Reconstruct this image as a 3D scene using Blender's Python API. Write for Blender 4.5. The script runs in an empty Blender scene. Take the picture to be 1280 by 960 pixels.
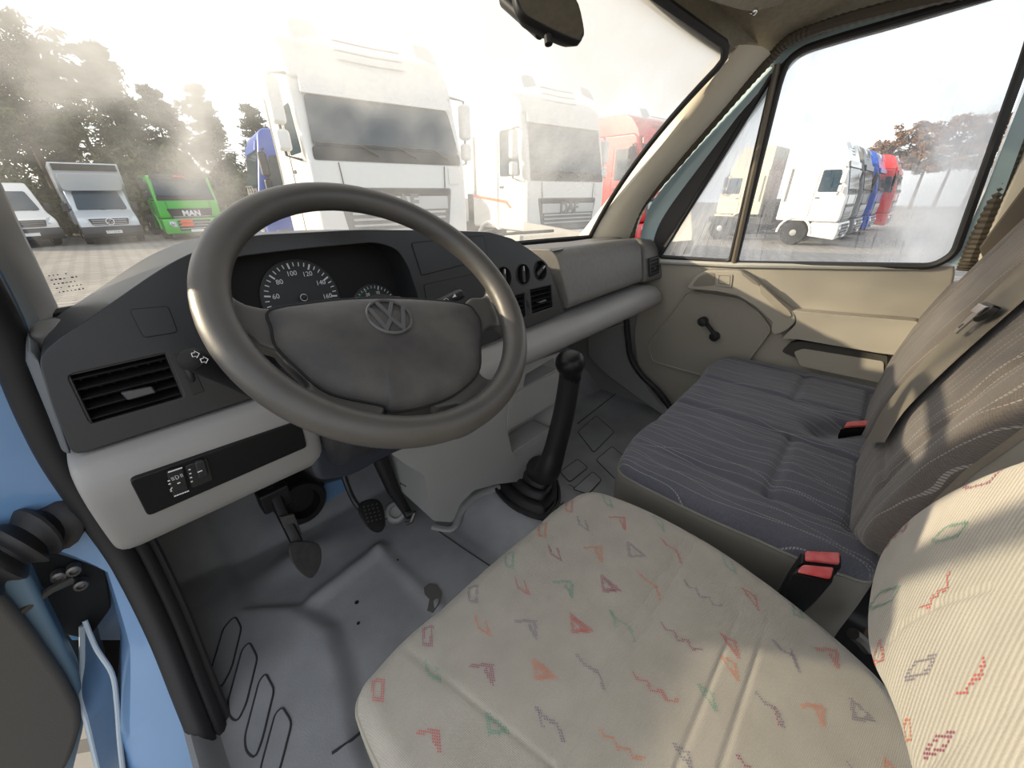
import bpy, bmesh, math, random
import numpy as np
from mathutils import Matrix, Vector

random.seed(7)
rng = np.random.default_rng(7)
COL = bpy.context.scene.collection
SC = bpy.context.scene

# ------------------------------------------------------------------ camera
# metres; X = to the passenger side, Y = forward, Z = up; cab floor at z = 0
CAM = np.array([0.0, 0.0, 1.0])
YAW, PITCH, FPX = math.radians(47.6), math.atan(0.5), 480.0
cam = bpy.data.objects.new('camera', bpy.data.cameras.new('camera'))
COL.objects.link(cam)
cam.location = CAM
cam.rotation_euler = (math.pi/2 - PITCH, 0, -YAW)
cam.data.sensor_width = 36.0
cam.data.lens = 36.0*FPX/1280.0
cam.data.clip_start = 0.01
cam.data.clip_end = 500
SC.camera = cam

# ------------------------------------------------------------------ sky, sun, exposure
SUN_DIR = Vector((-0.625, 0.73, 0.295)).normalized()      # towards the sun
world = bpy.data.worlds.new('world'); SC.world = world
world.use_nodes = True
wn = world.node_tree; wn.nodes.clear()
sky = wn.nodes.new('ShaderNodeTexSky'); sky.sky_type = 'NISHITA'; sky.sun_disc = False
sky.sun_elevation = math.asin(SUN_DIR.z)
sky.sun_rotation = math.atan2(SUN_DIR.x, SUN_DIR.y)
sky.air_density = 1.0; sky.dust_density = 3.0; sky.ozone_density = 1.0
hsv = wn.nodes.new('ShaderNodeHueSaturation'); hsv.inputs['Saturation'].default_value = 0.55
mixw = wn.nodes.new('ShaderNodeMix'); mixw.data_type = 'RGBA'; mixw.inputs[0].default_value = 0.62
mixw.inputs[7].default_value = (3.7, 3.75, 3.85, 1)        # thin high cloud
bgn = wn.nodes.new('ShaderNodeBackground'); bgn.inputs['Strength'].default_value = 0.42
wo = wn.nodes.new('ShaderNodeOutputWorld')
wn.links.new(sky.outputs[0], hsv.inputs['Color'])
wn.links.new(hsv.outputs[0], mixw.inputs[6])
wn.links.new(mixw.outputs[2], bgn.inputs['Color'])
wn.links.new(bgn.outputs[0], wo.inputs[0])

sl = bpy.data.lights.new('sun', 'SUN'); sl.energy = 7.0; sl.color = (1.0, 0.83, 0.58); sl.angle = math.radians(0.9)
so = bpy.data.objects.new('sun', sl); COL.objects.link(so)
so.rotation_euler = SUN_DIR.to_track_quat('Z', 'Y').to_euler(); so.location = (-6, 8, 8)

SC.view_settings.view_transform = 'Standard'
SC.view_settings.look = 'None'
SC.view_settings.gamma = 1.0
SC.view_settings.use_curve_mapping = False
SC.view_settings.exposure = 0.0

# ------------------------------------------------------------------ measuring helpers
_F = np.array([math.sin(YAW)*math.cos(PITCH), math.cos(YAW)*math.cos(PITCH), -math.sin(PITCH)])
_R = np.array([math.cos(YAW), -math.sin(YAW), 0.0])
_U = np.cross(_R, _F)
def ray(u, v): return FPX*_F + (u-640)*_R + (480-v)*_U
def at(u, v, ax, val):
    """point of the sight line through a photograph pixel at a known depth"""
    d = ray(u, v); i = 'xyz'.index(ax)
    return CAM + d*((val-CAM[i])/d[i])
def onp(u, v, o, n):
    """... and on a known plane"""
    d = ray(u, v); o = np.asarray(o, float); n = np.asarray(n, float)
    return CAM + d*(((o-CAM)@n)/(d@n))
def A(*a): return np.array(a, float)
def nrm(v): v = np.asarray(v, float); return v/np.linalg.norm(v)
def sstep(a, b, x):
    t = np.clip((x-a)/(b-a), 0, 1); return t*t*(3-2*t)

# ------------------------------------------------------------------ materials
MATS = {}
def mat(name, col, rough=0.5, metal=0.0, spec=0.5, noise=None, bump=None, coat=0.0, sheen=0.0, rvar=None):
    if name in MATS: return MATS[name]
    m = bpy.data.materials.new(name); m.use_nodes = True
    nt = m.node_tree; b = nt.nodes['Principled BSDF']
    b.inputs['Base Color'].default_value = (*col, 1); b.inputs['Roughness'].default_value = rough
    b.inputs['Metallic'].default_value = metal; b.inputs['Specular IOR Level'].default_value = spec
    b.inputs['Coat Weight'].default_value = coat; b.inputs['Sheen Weight'].default_value = sheen
    tc = nt.nodes.new('ShaderNodeTexCoord')
    if noise:
        sc, amt = noise[:2]; c2 = noise[2] if len(noise) > 2 else tuple(c*0.5 for c in col)
        n = nt.nodes.new('ShaderNodeTexNoise'); n.inputs['Scale'].default_value = sc; n.inputs['Detail'].default_value = 6
        r = nt.nodes.new('ShaderNodeValToRGB'); r.color_ramp.elements[0].position = 0.38; r.color_ramp.elements[1].position = 0.68
        x = nt.nodes.new('ShaderNodeMix'); x.data_type = 'RGBA'
        ml = nt.nodes.new('ShaderNodeMath'); ml.operation = 'MULTIPLY'; ml.inputs[1].default_value = amt
        nt.links.new(tc.outputs['Object'], n.inputs['Vector']); nt.links.new(n.outputs[0], r.inputs[0])
        nt.links.new(r.outputs[0], ml.inputs[0]); nt.links.new(ml.outputs[0], x.inputs[0])
        x.inputs[6].default_value = (*col, 1); x.inputs[7].default_value = (*c2, 1)
        nt.links.new(x.outputs[2], b.inputs['Base Color'])
    if bump:
        n = nt.nodes.new('ShaderNodeTexNoise'); n.inputs['Scale'].default_value = bump[0]; n.inputs['Detail'].default_value = 4
        bp = nt.nodes.new('ShaderNodeBump'); bp.inputs['Strength'].default_value = bump[1]; bp.inputs['Distance'].default_value = bump[2] if len(bump) > 2 else 0.001
        nt.links.new(tc.outputs['Object'], n.inputs['Vector']); nt.links.new(n.outputs[0], bp.inputs['Height'])
        nt.links.new(bp.outputs[0], b.inputs['Normal'])
    MATS[name] = m
    return m

DARK = mat('dash_charcoal', (0.023, 0.024, 0.027), 0.38, spec=.38, noise=(9, .5, (0.034, 0.035, 0.037)), bump=(900, .25, .0006))
STACK = mat('stack_graphite', (0.060, 0.058, 0.055), 0.45, bump=(900, .25, .0006), noise=(14, .4, (.075, .072, .066)))
BLACK = mat('satin_black', (0.012, 0.012, 0.013), 0.5)
MATTE = mat('matt_black', (0.008, 0.008, 0.009), 0.8)
GLOSSB = mat('gloss_black', (0.008, 0.008, 0.009), 0.35, spec=.25)
RUB = mat('black_rubber', (0.016, 0.016, 0.018), 0.55, bump=(300, .3, .001))
GREY = mat('dash_mid_grey', (0.275, 0.270, 0.265), 0.48, noise=(7, .35, (0.23, 0.225, 0.22)), bump=(800, .2, .0006))
GREYD = mat('dash_grain_grey', (0.150, 0.142, 0.132), 0.55, noise=(60, .6, (0.115, 0.110, 0.104)), bump=(600, .4, .0008))
CONS = mat('console_grey', (0.31, 0.31, 0.30), 0.55, noise=(5, .4, (0.25, 0.25, 0.243)), bump=(800, .2, .0006))
DOORM = mat('door_beige_grey', (0.335, 0.310, 0.262), 0.55, noise=(5, .3, (0.29, 0.27, 0.23)), bump=(700, .25, .0006))
TRIM = mat('pillar_beige', (0.62, 0.575, 0.47), 0.6, noise=(12, .3, (0.55, 0.50, 0.41)), bump=(500, .3, .0006))
HEADL = mat('headliner_cloth', (0.30, 0.27, 0.21), 0.95, noise=(80, .6, (0.22, 0.195, 0.15)), bump=(500, .6, .001))
WHEELM = mat('wheel_dark_foam', (0.060, 0.058, 0.055), 0.42, noise=(10, .7, (0.085, 0.078, 0.070)), bump=(900, .3, .0006))
PADM = mat('airbag_charcoal', (0.036, 0.035, 0.037), 0.55, noise=(16, .8, (0.085, 0.078, 0.070)), bump=(700, .5, .0008))
MATF = mat('floor_rubber', (0.34, 0.347, 0.36), 0.50, noise=(6, .8, (0.22, 0.227, 0.238)), bump=(350, .5, .0012))
CARP = mat('kick_panel_grey', (0.10, 0.10, 0.102), 0.85, noise=(10, .5), bump=(400, .6, .001))
BLUE_SHADED = mat('body_blue_shaded', (0.16, 0.30, 0.52), 0.28, coat=.6, noise=(4, .25, (0.13, 0.25, 0.45)))  # body blue as it looks in shade, the shade put into the colour
BLUE_LIT = mat('body_blue_lit', (0.33, 0.44, 0.47), 0.3, coat=.5)  # same body paint in its lit tone, the light put into the colour
VINYL = mat('seat_vinyl', (0.36, 0.34, 0.29), 0.6, noise=(6, .3, (0.31, 0.29, 0.235)), bump=(600, .3, .0008))
VINYLG = mat('bench_vinyl', (0.20, 0.19, 0.165), 0.6, bump=(600, .3, .0008), noise=(6, .3, (.17, .16, .14)))
RED = mat('buckle_red', (0.62, 0.07, 0.075), 0.35, noise=(60, .5, (0.72, 0.25, 0.24)))
METAL = mat('brushed_steel', (0.55, 0.55, 0.56), 0.3, metal=1.0)
DMETAL = mat('dull_steel', (0.22, 0.21, 0.20), 0.45, metal=.8, noise=(40, .6))
CHROME = mat('chrome', (0.8, 0.8, 0.82), 0.12, metal=1.0)
BELT = mat('belt_webbing', (0.16, 0.145, 0.12), 0.8, bump=(900, .5, .001))
WHITEP = mat('print_white', (0.75, 0.76, 0.78), 0.6)
GREENP = mat('print_green', (0.06, 0.30, 0.14), 0.6)
MIRG = mat('mirror_glass', (0.62, 0.64, 0.66), 0.03, metal=1.0)

def nodes_of(name):
    m = bpy.data.materials.new(name); m.use_nodes = True
    return m, m.node_tree, m.node_tree.nodes['Principled BSDF']
def N(nt, typ, **kw):
    n = nt.nodes.new(typ)
    for k, v in kw.items():
        if k.startswith('i_'):
            key = k[2:]; n.inputs[int(key) if key.isdigit() else key].default_value = v
        else: setattr(n, k, v)
    return n
def math_(nt, op, a, b=None, c=None):
    n = nt.nodes.new('ShaderNodeMath'); n.operation = op
    for i, x in enumerate((a, b, c)):
        if x is None: continue
        if isinstance(x, (int, float)): n.inputs[i].default_value = x
        else: nt.links.new(x, n.inputs[i])
    return n.outputs[0]

def fabric_beige(name, ribs):
    m, nt, b = nodes_of(name)
    uv = N(nt, 'ShaderNodeUVMap')
    sep = N(nt, 'ShaderNodeSeparateXYZ'); nt.links.new(uv.outputs[0], sep.inputs[0])
    x, y = sep.outputs[0], sep.outputs[1]
    n1 = N(nt, 'ShaderNodeTexNoise', i_Scale=22.0, i_Detail=5.0); nt.links.new(uv.outputs[0], n1.inputs['Vector'])
    n2 = N(nt, 'ShaderNodeTexNoise', i_Scale=420.0, i_Detail=2.0); nt.links.new(uv.outputs[0], n2.inputs['Vector'])
    if ribs:
        d = math_(nt, 'ADD', math_(nt, 'MULTIPLY', x, 0.74), math_(nt, 'MULTIPLY', y, 0.67))
        w = math_(nt, 'SINE', math_(nt, 'MULTIPLY', d, 2*math.pi/0.0062))
        rib = math_(nt, 'MULTIPLY_ADD', w, 0.5, 0.5)
    else:
        wa = math_(nt, 'SINE', math_(nt, 'MULTIPLY', math_(nt, 'ADD', x, y), 2*math.pi/0.0030))
        wb = math_(nt, 'SINE', math_(nt, 'MULTIPLY', math_(nt, 'SUBTRACT', x, y), 2*math.pi/0.0042))
        rib = math_(nt, 'MULTIPLY_ADD', math_(nt, 'MULTIPLY', wa, wb), 0.5, 0.5)
    h = math_(nt, 'ADD', math_(nt, 'MULTIPLY', rib, 0.6 if ribs else .5), math_(nt, 'MULTIPLY', n2.outputs[0], 0.5))
    cr = N(nt, 'ShaderNodeMix', data_type='RGBA')
    cr.inputs[6].default_value = (0.28, 0.262, 0.228, 1); cr.inputs[7].default_value = (0.49, 0.465, 0.42, 1)
    nt.links.new(math_(nt, 'ADD', math_(nt, 'MULTIPLY', h, 0.62), math_(nt, 'MULTIPLY_ADD', n1.outputs[0], 0.5, -0.1)), cr.inputs[0])
    nt.links.new(cr.outputs[2], b.inputs['Base Color'])
    bp = N(nt, 'ShaderNodeBump', i_Strength=0.6, i_Distance=0.0012); nt.links.new(h, bp.inputs['Height']); nt.links.new(bp.outputs[0], b.inputs['Normal'])
    b.inputs['Roughness'].default_value = 0.95; b.inputs['Specular IOR Level'].default_value = 0.15; b.inputs['Sheen Weight'].default_value = 0.15
    return m
SEATF = fabric_beige('beige_woven_cloth', False)
SEATR = fabric_beige('beige_ribbed_cloth', True)

def fabric_slate(name, brown):
    """dark slate cloth with thin pale dashed wandering lines"""
    m, nt, b = nodes_of(name)
    uv = N(nt, 'ShaderNodeUVMap')
    sep = N(nt, 'ShaderNodeSeparateXYZ'); nt.links.new(uv.outputs[0], sep.inputs[0])
    x, y = sep.outputs[0], sep.outputs[1]
    lines = None
    for k, (per, amp, fr, ph) in enumerate(((0.036, 0.018, 9.0, 0.0), (0.058, 0.026, 6.0, 1.7), (0.083, 0.022, 11.0, 4.1))):
        s = math_(nt, 'MULTIPLY', math_(nt, 'SINE', math_(nt, 'MULTIPLY_ADD', y, fr, ph)), amp)
        n = N(nt, 'ShaderNodeTexNoise', i_Scale=7.0, i_Detail=1.0); nt.links.new(uv.outputs[0], n.inputs['Vector'])
        xx = math_(nt, 'ADD', math_(nt, 'ADD', x, s), math_(nt, 'MULTIPLY', n.outputs[0], 0.03*(k+1)))
        fx = math_(nt, 'ABSOLUTE', math_(nt, 'SUBTRACT', math_(nt, 'FRACT', math_(nt, 'DIVIDE', xx, per)), 0.5))
        l = math_(nt, 'LESS_THAN', fx, 0.00075/per)
        lines = l if lines is None else math_(nt, 'MAXIMUM', lines, l)
    dash = math_(nt, 'GREATER_THAN', math_(nt, 'SINE', math_(nt, 'MULTIPLY', y, 2*math.pi/0.0048)), -0.55)
    lines = math_(nt, 'MULTIPLY', lines, dash)
    wv = math_(nt, 'MULTIPLY', math_(nt, 'SINE', math_(nt, 'MULTIPLY', x, 2*math.pi/0.0034)), math_(nt, 'SINE', math_(nt, 'MULTIPLY', y, 2*math.pi/0.0040)))
    n2 = N(nt, 'ShaderNodeTexNoise', i_Scale=300.0, i_Detail=2.0); nt.links.new(uv.outputs[0], n2.inputs['Vector'])
    n3 = N(nt, 'ShaderNodeTexNoise', i_Scale=9.0, i_Detail=4.0); nt.links.new(uv.outputs[0], n3.inputs['Vector'])
    h = math_(nt, 'ADD', math_(nt, 'MULTIPLY', wv, 0.3), n2.outputs[0])
    base = N(nt, 'ShaderNodeMix', data_type='RGBA')
    c0, c1 = ((0.072, 0.064, 0.062, 1), (0.165, 0.145, 0.130, 1)) if brown else ((0.066, 0.069, 0.090, 1), (0.145, 0.147, 0.172, 1))
    base.inputs[6].default_value = c0; base.inputs[7].default_value = c1
    nt.links.new(math_(nt, 'ADD', math_(nt, 'MULTIPLY', h, 0.6), math_(nt, 'MULTIPLY_ADD', n3.outputs[0], 0.6, -0.25)), base.inputs[0])
    mx = N(nt, 'ShaderNodeMix', data_type='RGBA'); mx.inputs[7].default_value = (0.42, 0.40, 0.38, 1)
    nt.links.new(base.outputs[2], mx.inputs[6]); nt.links.new(math_(nt, 'MULTIPLY', lines, 0.45 if brown else 0.6), mx.inputs[0])
    nt.links.new(mx.outputs[2], b.inputs['Base Color'])
    bp = N(nt, 'ShaderNodeBump', i_Strength=0.7, i_Distance=0.0012); nt.links.new(h, bp.inputs['Height']); nt.links.new(bp.outputs[0], b.inputs['Normal'])
    b.inputs['Roughness'].default_value = 0.95; b.inputs['Specular IOR Level'].default_value = 0.15; b.inputs['Sheen Weight'].default_value = 0.25
    return m
SLATE = fabric_slate('slate_cloth', False)
SLATEB = fabric_slate('slate_cloth_back', True)

# ------------------------------------------------------------------ mesh building
class MB:
    def __init__(s): s.v = []; s.f = []; s.uv = None
    def add(s, vs, fs):
        o = len(s.v); s.v += [tuple(map(float, p)) for p in vs]; s.f += [tuple(i+o for i in f) for f in fs]; return s
    def box(s, c, size, M=None):
        c = A(*c); h = A(*size)/2
        P = [A(x, y, z)*h for x in (-1, 1) for y in (-1, 1) for z in (-1, 1)]
        if M is not None: P = [np.asarray(M) @ p for p in P]
        return s.add([c+p for p in P], [(0, 1, 3, 2), (4, 6, 7, 5), (0, 4, 5, 1), (2, 3, 7, 6), (0, 2, 6, 4), (1, 5, 7, 3)])
    def prism(s, pts, vec):
        pts = [A(*p) for p in pts]; v = A(*vec); n = len(pts)
        c = sum(np.cross(pts[i]-pts[0], pts[(i+1) % n]-pts[0]) for i in range(n))
        if c @ v > 0: pts = pts[::-1]
        return s.add(pts+[p+v for p in pts], [tuple(range(n)), tuple(range(2*n-1, n-1, -1))]+[(i, i+n, (i+1) % n+n, (i+1) % n) for i in range(n)])
    def tube(s, pts, r, n=10, caps=True, closed=False, flat=None, up=None):
        pts = [A(*p) for p in pts]; k = len(pts)
        r = [r]*k if np.isscalar(r) else list(r)
        up = A(*up) if up is not None else None
        rings = []; ref = None
        for i, p in enumerate(pts):
            a = pts[(i-1) % k] if (closed or i > 0) else p; b = pts[(i+1) % k] if (closed or i < k-1) else p
            t = nrm(b-a)
            if up is not None: x = np.cross(up, t)
            else:
                if ref is None: ref = A(0, 0, 1) if abs(t[2]) < .9 else A(1, 0, 0)
                x = np.cross(ref, t)
            x = nrm(x); y = np.cross(t, x); ref = y if up is None else ref
            fx, fy = flat if flat else (1, 1)
            rings.append([p+r[i]*(fx*math.cos(2*math.pi*j/n)*x+fy*math.sin(2*math.pi*j/n)*y) for j in range(n)])
        return s.rings(rings, caps and not closed, closed)
    def rings(s, rings, caps=True, closed=False):
        n = len(rings[0]); k = len(rings); vs = [p for r in rings for p in r]; fs = []
        for i in range(k if closed else k-1):
            for j in range(n):
                fs.append((i*n+j, i*n+(j+1) % n, ((i+1) % k)*n+(j+1) % n, ((i+1) % k)*n+j))
        if caps: fs += [tuple(range(n-1, -1, -1)), tuple(range((k-1)*n, k*n))]
        return s.add(vs, fs)
    def lathe(s, o, ax, prof, n=24, caps=True):
        o = A(*o); z = nrm(ax); x = nrm(np.cross(z, A(0, 0, 1) if abs(z[2]) < .9 else A(1, 0, 0))); y = np.cross(z, x)
        return s.rings([[o+z*h+r*(math.cos(2*math.pi*j/n)*x+math.sin(2*math.pi*j/n)*y) for j in range(n)] for r, h in prof], caps)
    def grid(s, P, cu=False):
        P = np.asarray(P, float); a, b = P.shape[:2]; vs = P.reshape(-1, 3); fs = []
        for i in range(a-1):
            for j in range(b if cu else b-1):
                fs.append((i*b+j, i*b+(j+1) % b, (i+1)*b+(j+1) % b, (i+1)*b+j))
        return s.add(vs, fs)
    def ball(s, c, r, n=12):
        c = A(*c); r = A(*((r,)*3 if np.isscalar(r) else r)); k = n//2
        return s.rings([[c+r*A(math.sin(math.pi*i/k)*math.cos(2*math.pi*j/n), math.sin(math.pi*i/k)*math.sin(2*math.pi*j/n), math.cos(math.pi*i/k)) for j in range(n)] for i in range(1, k)][::-1])
    def plate(s, outer, holes, vec, hvec=None):
        """flat outline with holes; walls go back along vec"""
        bm = bmesh.new(); es = []
        loops = []
        for L in [outer]+list(holes):
            vs = [bm.verts.new(tuple(p)) for p in L]; loops.append(vs)
            es += [bm.edges.new((vs[i], vs[(i+1) % len(vs)])) for i in range(len(vs))]
        bmesh.ops.triangle_fill(bm, use_beauty=True, use_dissolve=False, edges=es)
        vec = A(*vec); hv = A(*hvec) if hvec is not None else vec
        for k, vs in enumerate(loops):
            w = vec if k == 0 else hv
            bs = [bm.verts.new(tuple(A(*v.co)+w)) for v in vs]
            for i in range(len(vs)):
                j = (i+1) % len(vs); bm.faces.new((vs[i], vs[j], bs[j], bs[i]))
        bmesh.ops.recalc_face_normals(bm, faces=bm.faces)
        bm.verts.index_update(); bm.faces.ensure_lookup_table()
        s.add([tuple(v.co) for v in bm.verts], [tuple(v.index for v in f.verts) for f in bm.faces]); bm.free(); return s
    def build(s, name, m, parent=None, bevel=0, seg=2, sub=0, angle=38, kind=None, label=None, fix=True, smooth=True, uvf=None):
        me = bpy.data.meshes.new(name); me.from_pydata(s.v, [], s.f)
        if fix:
            bm = bmesh.new(); bm.from_mesh(me); bmesh.ops.recalc_face_normals(bm, faces=bm.faces); bm.to_mesh(me); bm.free()
        for mm in (m if isinstance(m, (list, tuple)) else [m]): me.materials.append(mm)
        if uvf is not None:
            ul = me.uv_layers.new(name='UVMap'); li = np.zeros(len(me.loops), int); me.loops.foreach_get('vertex_index', li)
            ul.data.foreach_set('uv', np.asarray(uvf, float)[li].ravel())
        if smooth:
            me.polygons.foreach_set('use_smooth', [True]*len(me.polygons))
            if not sub: me.set_sharp_from_angle(angle=math.radians(angle))
        o = bpy.data.objects.new(name, me); COL.objects.link(o)
        if bevel:
            b = o.modifiers.new('bevel', 'BEVEL'); b.width = bevel; b.segments = seg; b.limit_method = 'ANGLE'; b.angle_limit = math.radians(35); b.harden_normals = True
        if sub:
            b = o.modifiers.new('sub', 'SUBSURF'); b.levels = sub; b.render_levels = sub
        if parent is not None: adopt(o, parent)
        if kind: o['kind'] = kind
        if label: o['label'] = label
        return o
def adopt(o, p):
    o.parent = p
    if p.type == 'EMPTY': o.matrix_parent_inverse = Matrix.Translation(-p.location)
def thing(name, label, cat, loc=(0, 0, 0), group=None):
    o = bpy.data.objects.new(name, None); COL.objects.link(o); o.location = loc; o.empty_display_size = .05
    o['label'] = label; o['category'] = cat
    if group: o['group'] = group
    return o
def tag(o, label, cat, group=None):
    o['label'] = label; o['category'] = cat
    if group: o['group'] = group
    return o
def copy_tree(o, parent=None):
    c = o.copy(); COL.objects.link(c)
    if parent is not None: c.parent = parent; c.matrix_parent_inverse = o.matrix_parent_inverse.copy()
    for ch in list(o.children): copy_tree(ch, c)
    return c
def text_mesh(txt, size, o, ex, ey, m, name, parent=None, depth=.0004, align='CENTER', kind=None, bold=0.0, shear=0):
    cu = bpy.data.curves.new('t', 'FONT'); cu.body = txt; cu.size = size; cu.align_x = align; cu.align_y = 'CENTER'
    cu.extrude = depth; cu.resolution_u = 3; cu.offset = bold; cu.shear = shear
    ob = bpy.data.objects.new('t', cu); COL.objects.link(ob)
    dg = bpy.context.evaluated_depsgraph_get(); me = bpy.data.meshes.new_from_object(ob.evaluated_get(dg))
    bpy.data.objects.remove(ob); bpy.data.curves.remove(cu)
    o, ex, ey = A(*o), nrm(ex), nrm(ey); ez = np.cross(ex, ey)
    T = Matrix(((ex[0], ey[0], ez[0], o[0]), (ex[1], ey[1], ez[1], o[1]), (ex[2], ey[2], ez[2], o[2]), (0, 0, 0, 1)))
    me.transform(T); me.materials.clear(); me.materials.append(m); me.name = name
    r = bpy.data.objects.new(name, me); COL.objects.link(r)
    if parent is not None: adopt(r, parent)
    if kind: r['kind'] = kind
    return r
def spline(pts, n=8, closed=False):
    """Catmull-Rom through points"""
    P = [A(*p) for p in pts]; k = len(P); out = []
    for i in range(k if closed else k-1):
        g = (lambda j: P[j % k]) if closed else (lambda j: P[min(max(j, 0), k-1)])
        p0, p1, p2, p3 = g(i-1), g(i), g(i+1), g(i+2)
        for t in np.arange(n)/n:
            out.append(.5*((2*p1)+(-p0+p2)*t+(2*p0-5*p1+4*p2-p3)*t*t+(-p0+3*p1-3*p2+p3)*t**3))
    if not closed: out.append(P[-1])
    return out
def rpoly(pts, r, n=4):
    """polygon with rounded corners (any dimension)"""
    P = [A(*p) for p in pts]; k = len(P); out = []
    rr = [r]*k if np.isscalar(r) else r
    for i in range(k):
        p, a, b = P[i], P[i-1]-P[i], P[(i+1) % k]-P[i]
        q = min(rr[i], .45*np.linalg.norm(a), .45*np.linalg.norm(b))
        if q <= 0: out.append(p); continue
        s, e = p+nrm(a)*q, p+nrm(b)*q
        for t in np.linspace(0, 1, n+1): out.append((1-t)**2*s+2*t*(1-t)*p+t*t*e)
    return out

# ================================================================== THE SETTING
GZ = -1.10                                              # yard level (the van stands a little higher)
def make_ground():
    m, nt, b = nodes_of('yard_pavers')
    tc = N(nt, 'ShaderNodeTexCoord'); mp = N(nt, 'ShaderNodeMapping'); mp.inputs['Rotation'].default_value = (0, 0, math.radians(38))
    nt.links.new(tc.outputs['Object'], mp.inputs[0])
    br = N(nt, 'ShaderNodeTexBrick', i_Scale=1.0); br.inputs['Brick Width'].default_value = .42; br.inputs['Row Height'].default_value = .30
    br.inputs['Mortar Size'].default_value = .022; br.inputs['Color1'].default_value = (.27, .25, .225, 1); br.inputs['Color2'].default_value = (.34, .315, .28, 1); br.inputs['Mortar'].default_value = (.12, .11, .10, 1)
    nt.links.new(mp.outputs[0], br.inputs['Vector'])
    n = N(nt, 'ShaderNodeTexNoise', i_Scale=.35, i_Detail=6.0); nt.links.new(tc.outputs['Object'], n.inputs['Vector'])
    mx = N(nt, 'ShaderNodeMix', data_type='RGBA', blend_type='MULTIPLY'); mx.inputs[0].default_value = .5
    nt.links.new(br.outputs[0], mx.inputs[6]); nt.links.new(n.outputs[0], mx.inputs[7]); nt.links.new(mx.outputs[2], b.inputs['Base Color'])
    bp = N(nt, 'ShaderNodeBump', i_Strength=.5, i_Distance=.01); nt.links.new(br.outputs['Fac'], bp.inputs['Height']); bp.invert = True; nt.links.new(bp.outputs[0], b.inputs['Normal'])
    b.inputs['Roughness'].default_value = .75
    xs = np.r_[-90, -40, -20, -8, -5, -3, -1, 0, 2, 4, 6, 8, 10, 12, 14, 16, 18, 20, 24, 40, 100]; ys = np.r_[-60, -20, -6, 0, 4, 8, 9.5, 11, 12.5, 14, 16, 18, 20, 22, 25, 30, 45, 60, 100, 130]
    def zz(x, y):
        near = (1-sstep(9.5, 16, np.array(y)))*(1-sstep(15, 20, np.array(x)))
        return float(GZ+(-.78-GZ)*near)
    MB().grid([[(x, y, zz(x, y)) for y in ys] for x in xs]).build('ground', m, kind='structure')
make_ground()

# ---- floor: one moulded rubber floor with a raised left field, a foot channel and a hump under the gear lever
R1, R2, R3 = at(392, 752, 'z', 0), at(474, 688, 'z', 0), at(555, 765, 'z', 0)
def segd(x, y, a, b):
    ab = b[:2]-a[:2]; t = np.clip(((x-a[0])*ab[0]+(y-a[1])*ab[1])/(ab@ab), 0, 1)
    return np.hypot(x-a[0]-t*ab[0], y-a[1]-t*ab[1])
def floor_z(x, y):
    x = np.asarray(x, float); y = np.asarray(y, float)
    bx = np.interp(y, (.35, .5, .62, .74, .86, .95), (.03, .045, .085, .105, .07, -.02))
    z = .028*(1-sstep(0, .055, x-bx))
    z = z+.018*np.exp(-(segd(x, y, R1, R2)/.022)**2)+.008*np.exp(-(segd(x, y, R2, R3)/.02)**2)
    z = z+.030*np.exp(-((x-.16)/.10)**2-((y-1.02)/.05)**2)
    z = z+.10*sstep(.56, .70, x)+.05*sstep(-.115, -.15, x)
    z = z-.03*sstep(.86, .94, x)*sstep(-.2, .1, y)
    toe = np.interp(x, (-.2, .5, .75, 1.7), (1.16, 1.10, .98, .86))
    return z+1.05*np.maximum(0, y-toe)**1.0*.75
xs = np.linspace(-.158, 1.66, 230); ys = np.linspace(-.62, 1.42, 240)
X, Y = np.meshgrid(xs, ys, indexing='ij')
flo = MB().grid(np.stack([X, Y, floor_z(X, Y)], -1)).build('floor', MATF, kind='structure', fix=False)
def on_floor(u, v):
    p = at(u, v, 'z', 0)
    for _ in range(12): p = at(u, v, 'z', float(floor_z(p[0], p[1])))
    return p
RIBL = mat('rib_outline', (0.035, 0.037, 0.042), .7)
for q in ([(294, 770), (302, 785), (290, 835), (277, 860), (267, 855), (264, 838), (280, 785)],
          [(312, 803), (322, 822), (308, 880), (297, 903), (287, 896), (285, 878), (303, 812)],
          [(332, 842), (343, 862), (328, 925), (319, 949), (308, 940), (306, 922), (324, 852)],
          [(353, 884), (365, 903), (350, 962), (338, 985), (326, 978), (326, 960), (344, 893)]):
    P = rpoly([on_floor(*p) for p in q], .012, 3)
    MB().prism([p-A(0, 0, .004) for p in P], (0, 0, .0058)).build('foot_rib', MATF, flo, bevel=.0015)
    MB().tube([p+A(0, 0, .0012) for p in P], .0022, 6, closed=True).build('rib_groove', RIBL, flo)
for q in ([(700, 590), (722, 574), (735, 585), (712, 603)], [(716, 612), (741, 590), (752, 600), (735, 618)],
          [(690, 618), (712, 606), (722, 614), (700, 632)], [(722, 540), (745, 520), (768, 540), (742, 566)], [(745, 575), (765, 558), (790, 580), (770, 600)]):
    P = rpoly([on_floor(*p) for p in q], .012, 3)
    MB().prism([p-A(0, 0, .004) for p in P], (0, 0, .006)).build('foot_rib', MATF, flo, bevel=.0015)
    MB().tube([p+A(0, 0, .0012) for p in P], .0018, 6, closed=True).build('rib_groove', RIBL, flo)
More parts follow.
